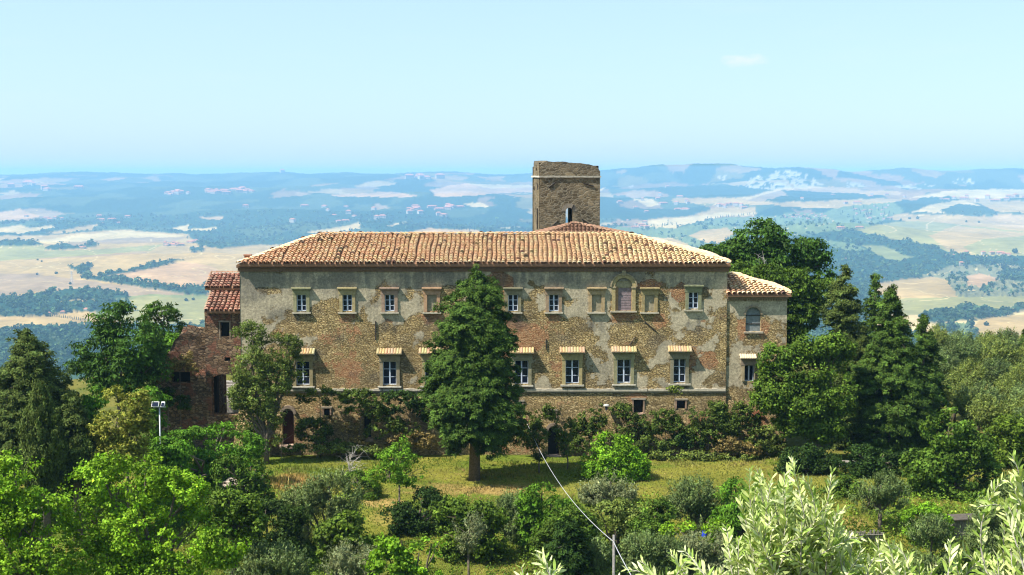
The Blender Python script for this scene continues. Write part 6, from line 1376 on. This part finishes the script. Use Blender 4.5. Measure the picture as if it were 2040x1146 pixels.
def house_mesh(c1=(.42, .36, .28), L=14, W_=9, h=6.5):
    mb = MB(); mb.box(-L / 2, L / 2, -W_ / 2, W_ / 2, -3, h, c1)
    e = .6; r = 2.2; rc_ = (.48, .20, .12)
    mb.add([(-L / 2 - e, -W_ / 2 - e, h - .15), (L / 2 + e, -W_ / 2 - e, h - .15), (L / 2 + e, W_ / 2 + e, h - .15), (-L / 2 - e, W_ / 2 + e, h - .15), (-L / 2 + W_ * .35, 0, h + r), (L / 2 - W_ * .35, 0, h + r)], [(0, 1, 5, 4), (1, 2, 5), (2, 3, 4, 5), (3, 0, 4), (3, 2, 1, 0)], rc_)
    for k in range(4):
        x = -L / 2 + L * (k + .5) / 4
        for z in (1, 3.8): mb.box(x - .5, x + .5, -W_ / 2 - .05, -W_ / 2 + .05, z, z + 1.5, (.07, .06, .06))
    return mb.build('farmhouse', M['house'])
HP = [house_mesh(), house_mesh((.52, .47, .39), 10, 8, 8), house_mesh((.42, .34, .26), 20, 9, 5)]
for o in HP: tag(o, None, 'house')
hu = [False] * 3
def house(px, py, k, label, group=None, s=1.0, rz=None):
    p = hit(px, py, 1800); o = HP[k] if not hu[k] else HP[k].copy()
    if hu[k]: COL.objects.link(o)
    hu[k] = True; o.location = p; o.scale = (s, s, s); o.rotation_euler = (0, 0, RNG.uniform(-.6, .6) if rz is None else rz); o['label'] = label
    if group: o['group'] = group
    elif 'group' in o: del o['group']
house(95, 628, 0, 'leftmost pink villa beside the cypress row in the left valley', s=.9, rz=.3); house(125, 625, 0, 'middle pink villa beside the cypress row in the left valley', s=.8, rz=.2); house(172, 622, 1, 'rightmost pale villa by the left valley wood', s=1.0, rz=-.2)
house(1900, 671, 2, 'red roofed farm building in the lower right valley', s=.75, rz=.4); house(1910, 676, 2, 'second red roofed farm building below the first in the lower right valley', s=.6, rz=.3); house(1957, 675, 0, 'pale farmhouse among cypresses in the lower right valley', s=.9, rz=0)
house(1760, 558, 0, 'white house at the corner of the ploughed field on the right', s=1.0); house(1893, 512, 2, 'long pale farm at the foot of the big right field', s=1.6); house(1915, 530, 1, 'pale farm just below the big right field beside the wood', s=1.6); house(1683, 520, 1, 'lone pale house in the dark right valley wood', s=1.1)
for i in range(26): house(1562 + i * 3.4 + RNG.uniform(-2, 2), 436 + RNG.uniform(-7, 3), i % 3, 'house in the row of the hill village on the right', 'houses of the hill village row', 1.0 * RNG.uniform(.9, 1.4), RNG.uniform(-.2, .2))
for i in range(24): house(1700 + RNG.uniform(0, 75), 428 + RNG.uniform(-18, 8), i % 3, 'house on the wooded hilltop of the village', 'houses on the village hilltop', RNG.uniform(.9, 1.3))
house(1675, 457, 2, 'long red roofed barn below the hill village', s=1.9, rz=0); house(1712, 456, 2, 'second long red roofed barn below the village hilltop', s=1.7, rz=0); house(1760, 440, 1, 'tall pale house on the slope of the village hilltop', s=1.7)
for i in range(14): house(327 + RNG.uniform(0, 42), 488 + RNG.uniform(-3, 3), i % 3, 'farm building in the hamlet on the left ridge', 'hamlet on the left ridge', RNG.uniform(.8, 1.3))
for i in range(5): house(378 + RNG.uniform(0, 16), 483 + RNG.uniform(-3, 3), i % 3, 'larger pale house at the right end of the left ridge hamlet', 'right end of the left ridge hamlet', 1.5)
for i in range(4): house(160 + RNG.uniform(-3, 10), 495 + RNG.uniform(-1, 1), i % 3, 'pale house among trees left of the ridge hamlet', 'houses among trees on the left', 1.1)
def scat(cx_, cy_, dx, dy, n_, label, group, s=2.2):
    for i in range(n_): house(cx_ + RNG.normal(0, dx), cy_ + RNG.normal(0, dy), i % 3, label, group, s * RNG.uniform(.8, 1.3))
scat(455, 385, 28, 2.0, 24, 'tiny house of the distant white town on the left', 'distant town on the left', 3.0); scat(350, 388, 18, 2, 8, 'tiny house left of the distant white town', 'scattered houses left of the town', 3.0)
scat(600, 344, 30, 1.2, 8, 'tiny house on the skyline above the roof', 'skyline houses', 5); scat(848, 357, 16, 1.5, 7, 'tiny house on the far ridge left of the tower', 'far ridge houses', 4.5); scat(830, 420, 40, 5, 12, 'tiny pale farm in the blue woods above the roof ridge', 'farms in the blue woods', 2.6)
scat(895, 418, 10, 2, 4, 'tiny white church group left of the tower', 'white church hamlet', 3.2); scat(680, 424, 90, 14, 14, 'tiny pale farm scattered in the woods above the roof', 'farms above the roof', 2.4); scat(80, 370, 60, 6, 9, 'tiny pale farm in the far left haze', 'farms in the left haze', 3.5)
scat(160, 440, 90, 8, 12, 'tiny pale farm in the left blue woods', 'farms in the left woods', 2.0); scat(1270, 452, 14, 4, 8, 'pale farm building right of the pyramid roof', 'farm group right of the pyramid roof', 1.6); scat(1330, 400, 70, 14, 14, 'tiny pale farm in the hills right of the tower', 'farms in the right hills', 2.4)
scat(1450, 412, 26, 2.5, 10, 'tiny sand coloured house on the ridge behind the big tree', 'ridge houses behind the big tree', 2.2); scat(1960, 396, 40, 3, 12, 'tiny house on the far right slopes', 'houses on the far right slopes', 2.6); scat(1700, 396, 120, 8, 10, 'tiny lone farm on the pale right hills', 'farms on the pale right hills', 2.2)
scat(1985, 508, 40, 2, 7, 'small house along the wooded edge at the far right', 'houses along the right wood edge', 1.2)
# lattice pylon
p = hit(143, 566, 2000); root = thing('power_pylon', 'thin lattice power pylon in the pale fields at the left', 'pylon', p); mb = MB()
for sx_, sy2 in ((-1, -1), (1, -1), (1, 1), (-1, 1)): mb.tube([p + (sx_ * 3, sy2 * 3, 0), p + (sx_ * .6, sy2 * .6, 34)], .28, 4)
for k in range(9): z = 3 + k * 3.3; w_ = 3 - 2.4 * z / 34; mb.tube([p + (-w_, -w_, z), p + (w_, -w_, z + 2.6)], .16, 3); mb.tube([p + (w_, -w_, z), p + (-w_, -w_, z + 2.6)], .16, 3)
mb.build('lattice', M['metal'], root); mb = MB()
for z in (24, 28.5, 33): mb.tube([p + (-5, 0, z), p + (5, 0, z)], .25, 4)
mb.build('crossarms', M['metal'], root)

# ------------------------------------------------------------------ haze
mb = MB(); mb.box(-13000, 13000, -300, 23000, -1000, 84); hz_ = mb.build('haze', None); m = bpy.data.materials.new('haze'); m.use_nodes = True; n = m.node_tree; n.nodes.clear(); o = n.nodes.new('ShaderNodeOutputMaterial'); pv = n.nodes.new('ShaderNodeVolumePrincipled')
pv.inputs['Color'].default_value = (0.33, 0.635, 1.0, 1); pv.inputs['Density'].default_value = 8.8e-5; pv.inputs['Anisotropy'].default_value = 0.0
n.links.new(pv.outputs[0], o.inputs['Volume']); hz_.data.materials.append(m); tag(hz_, kind='stuff')
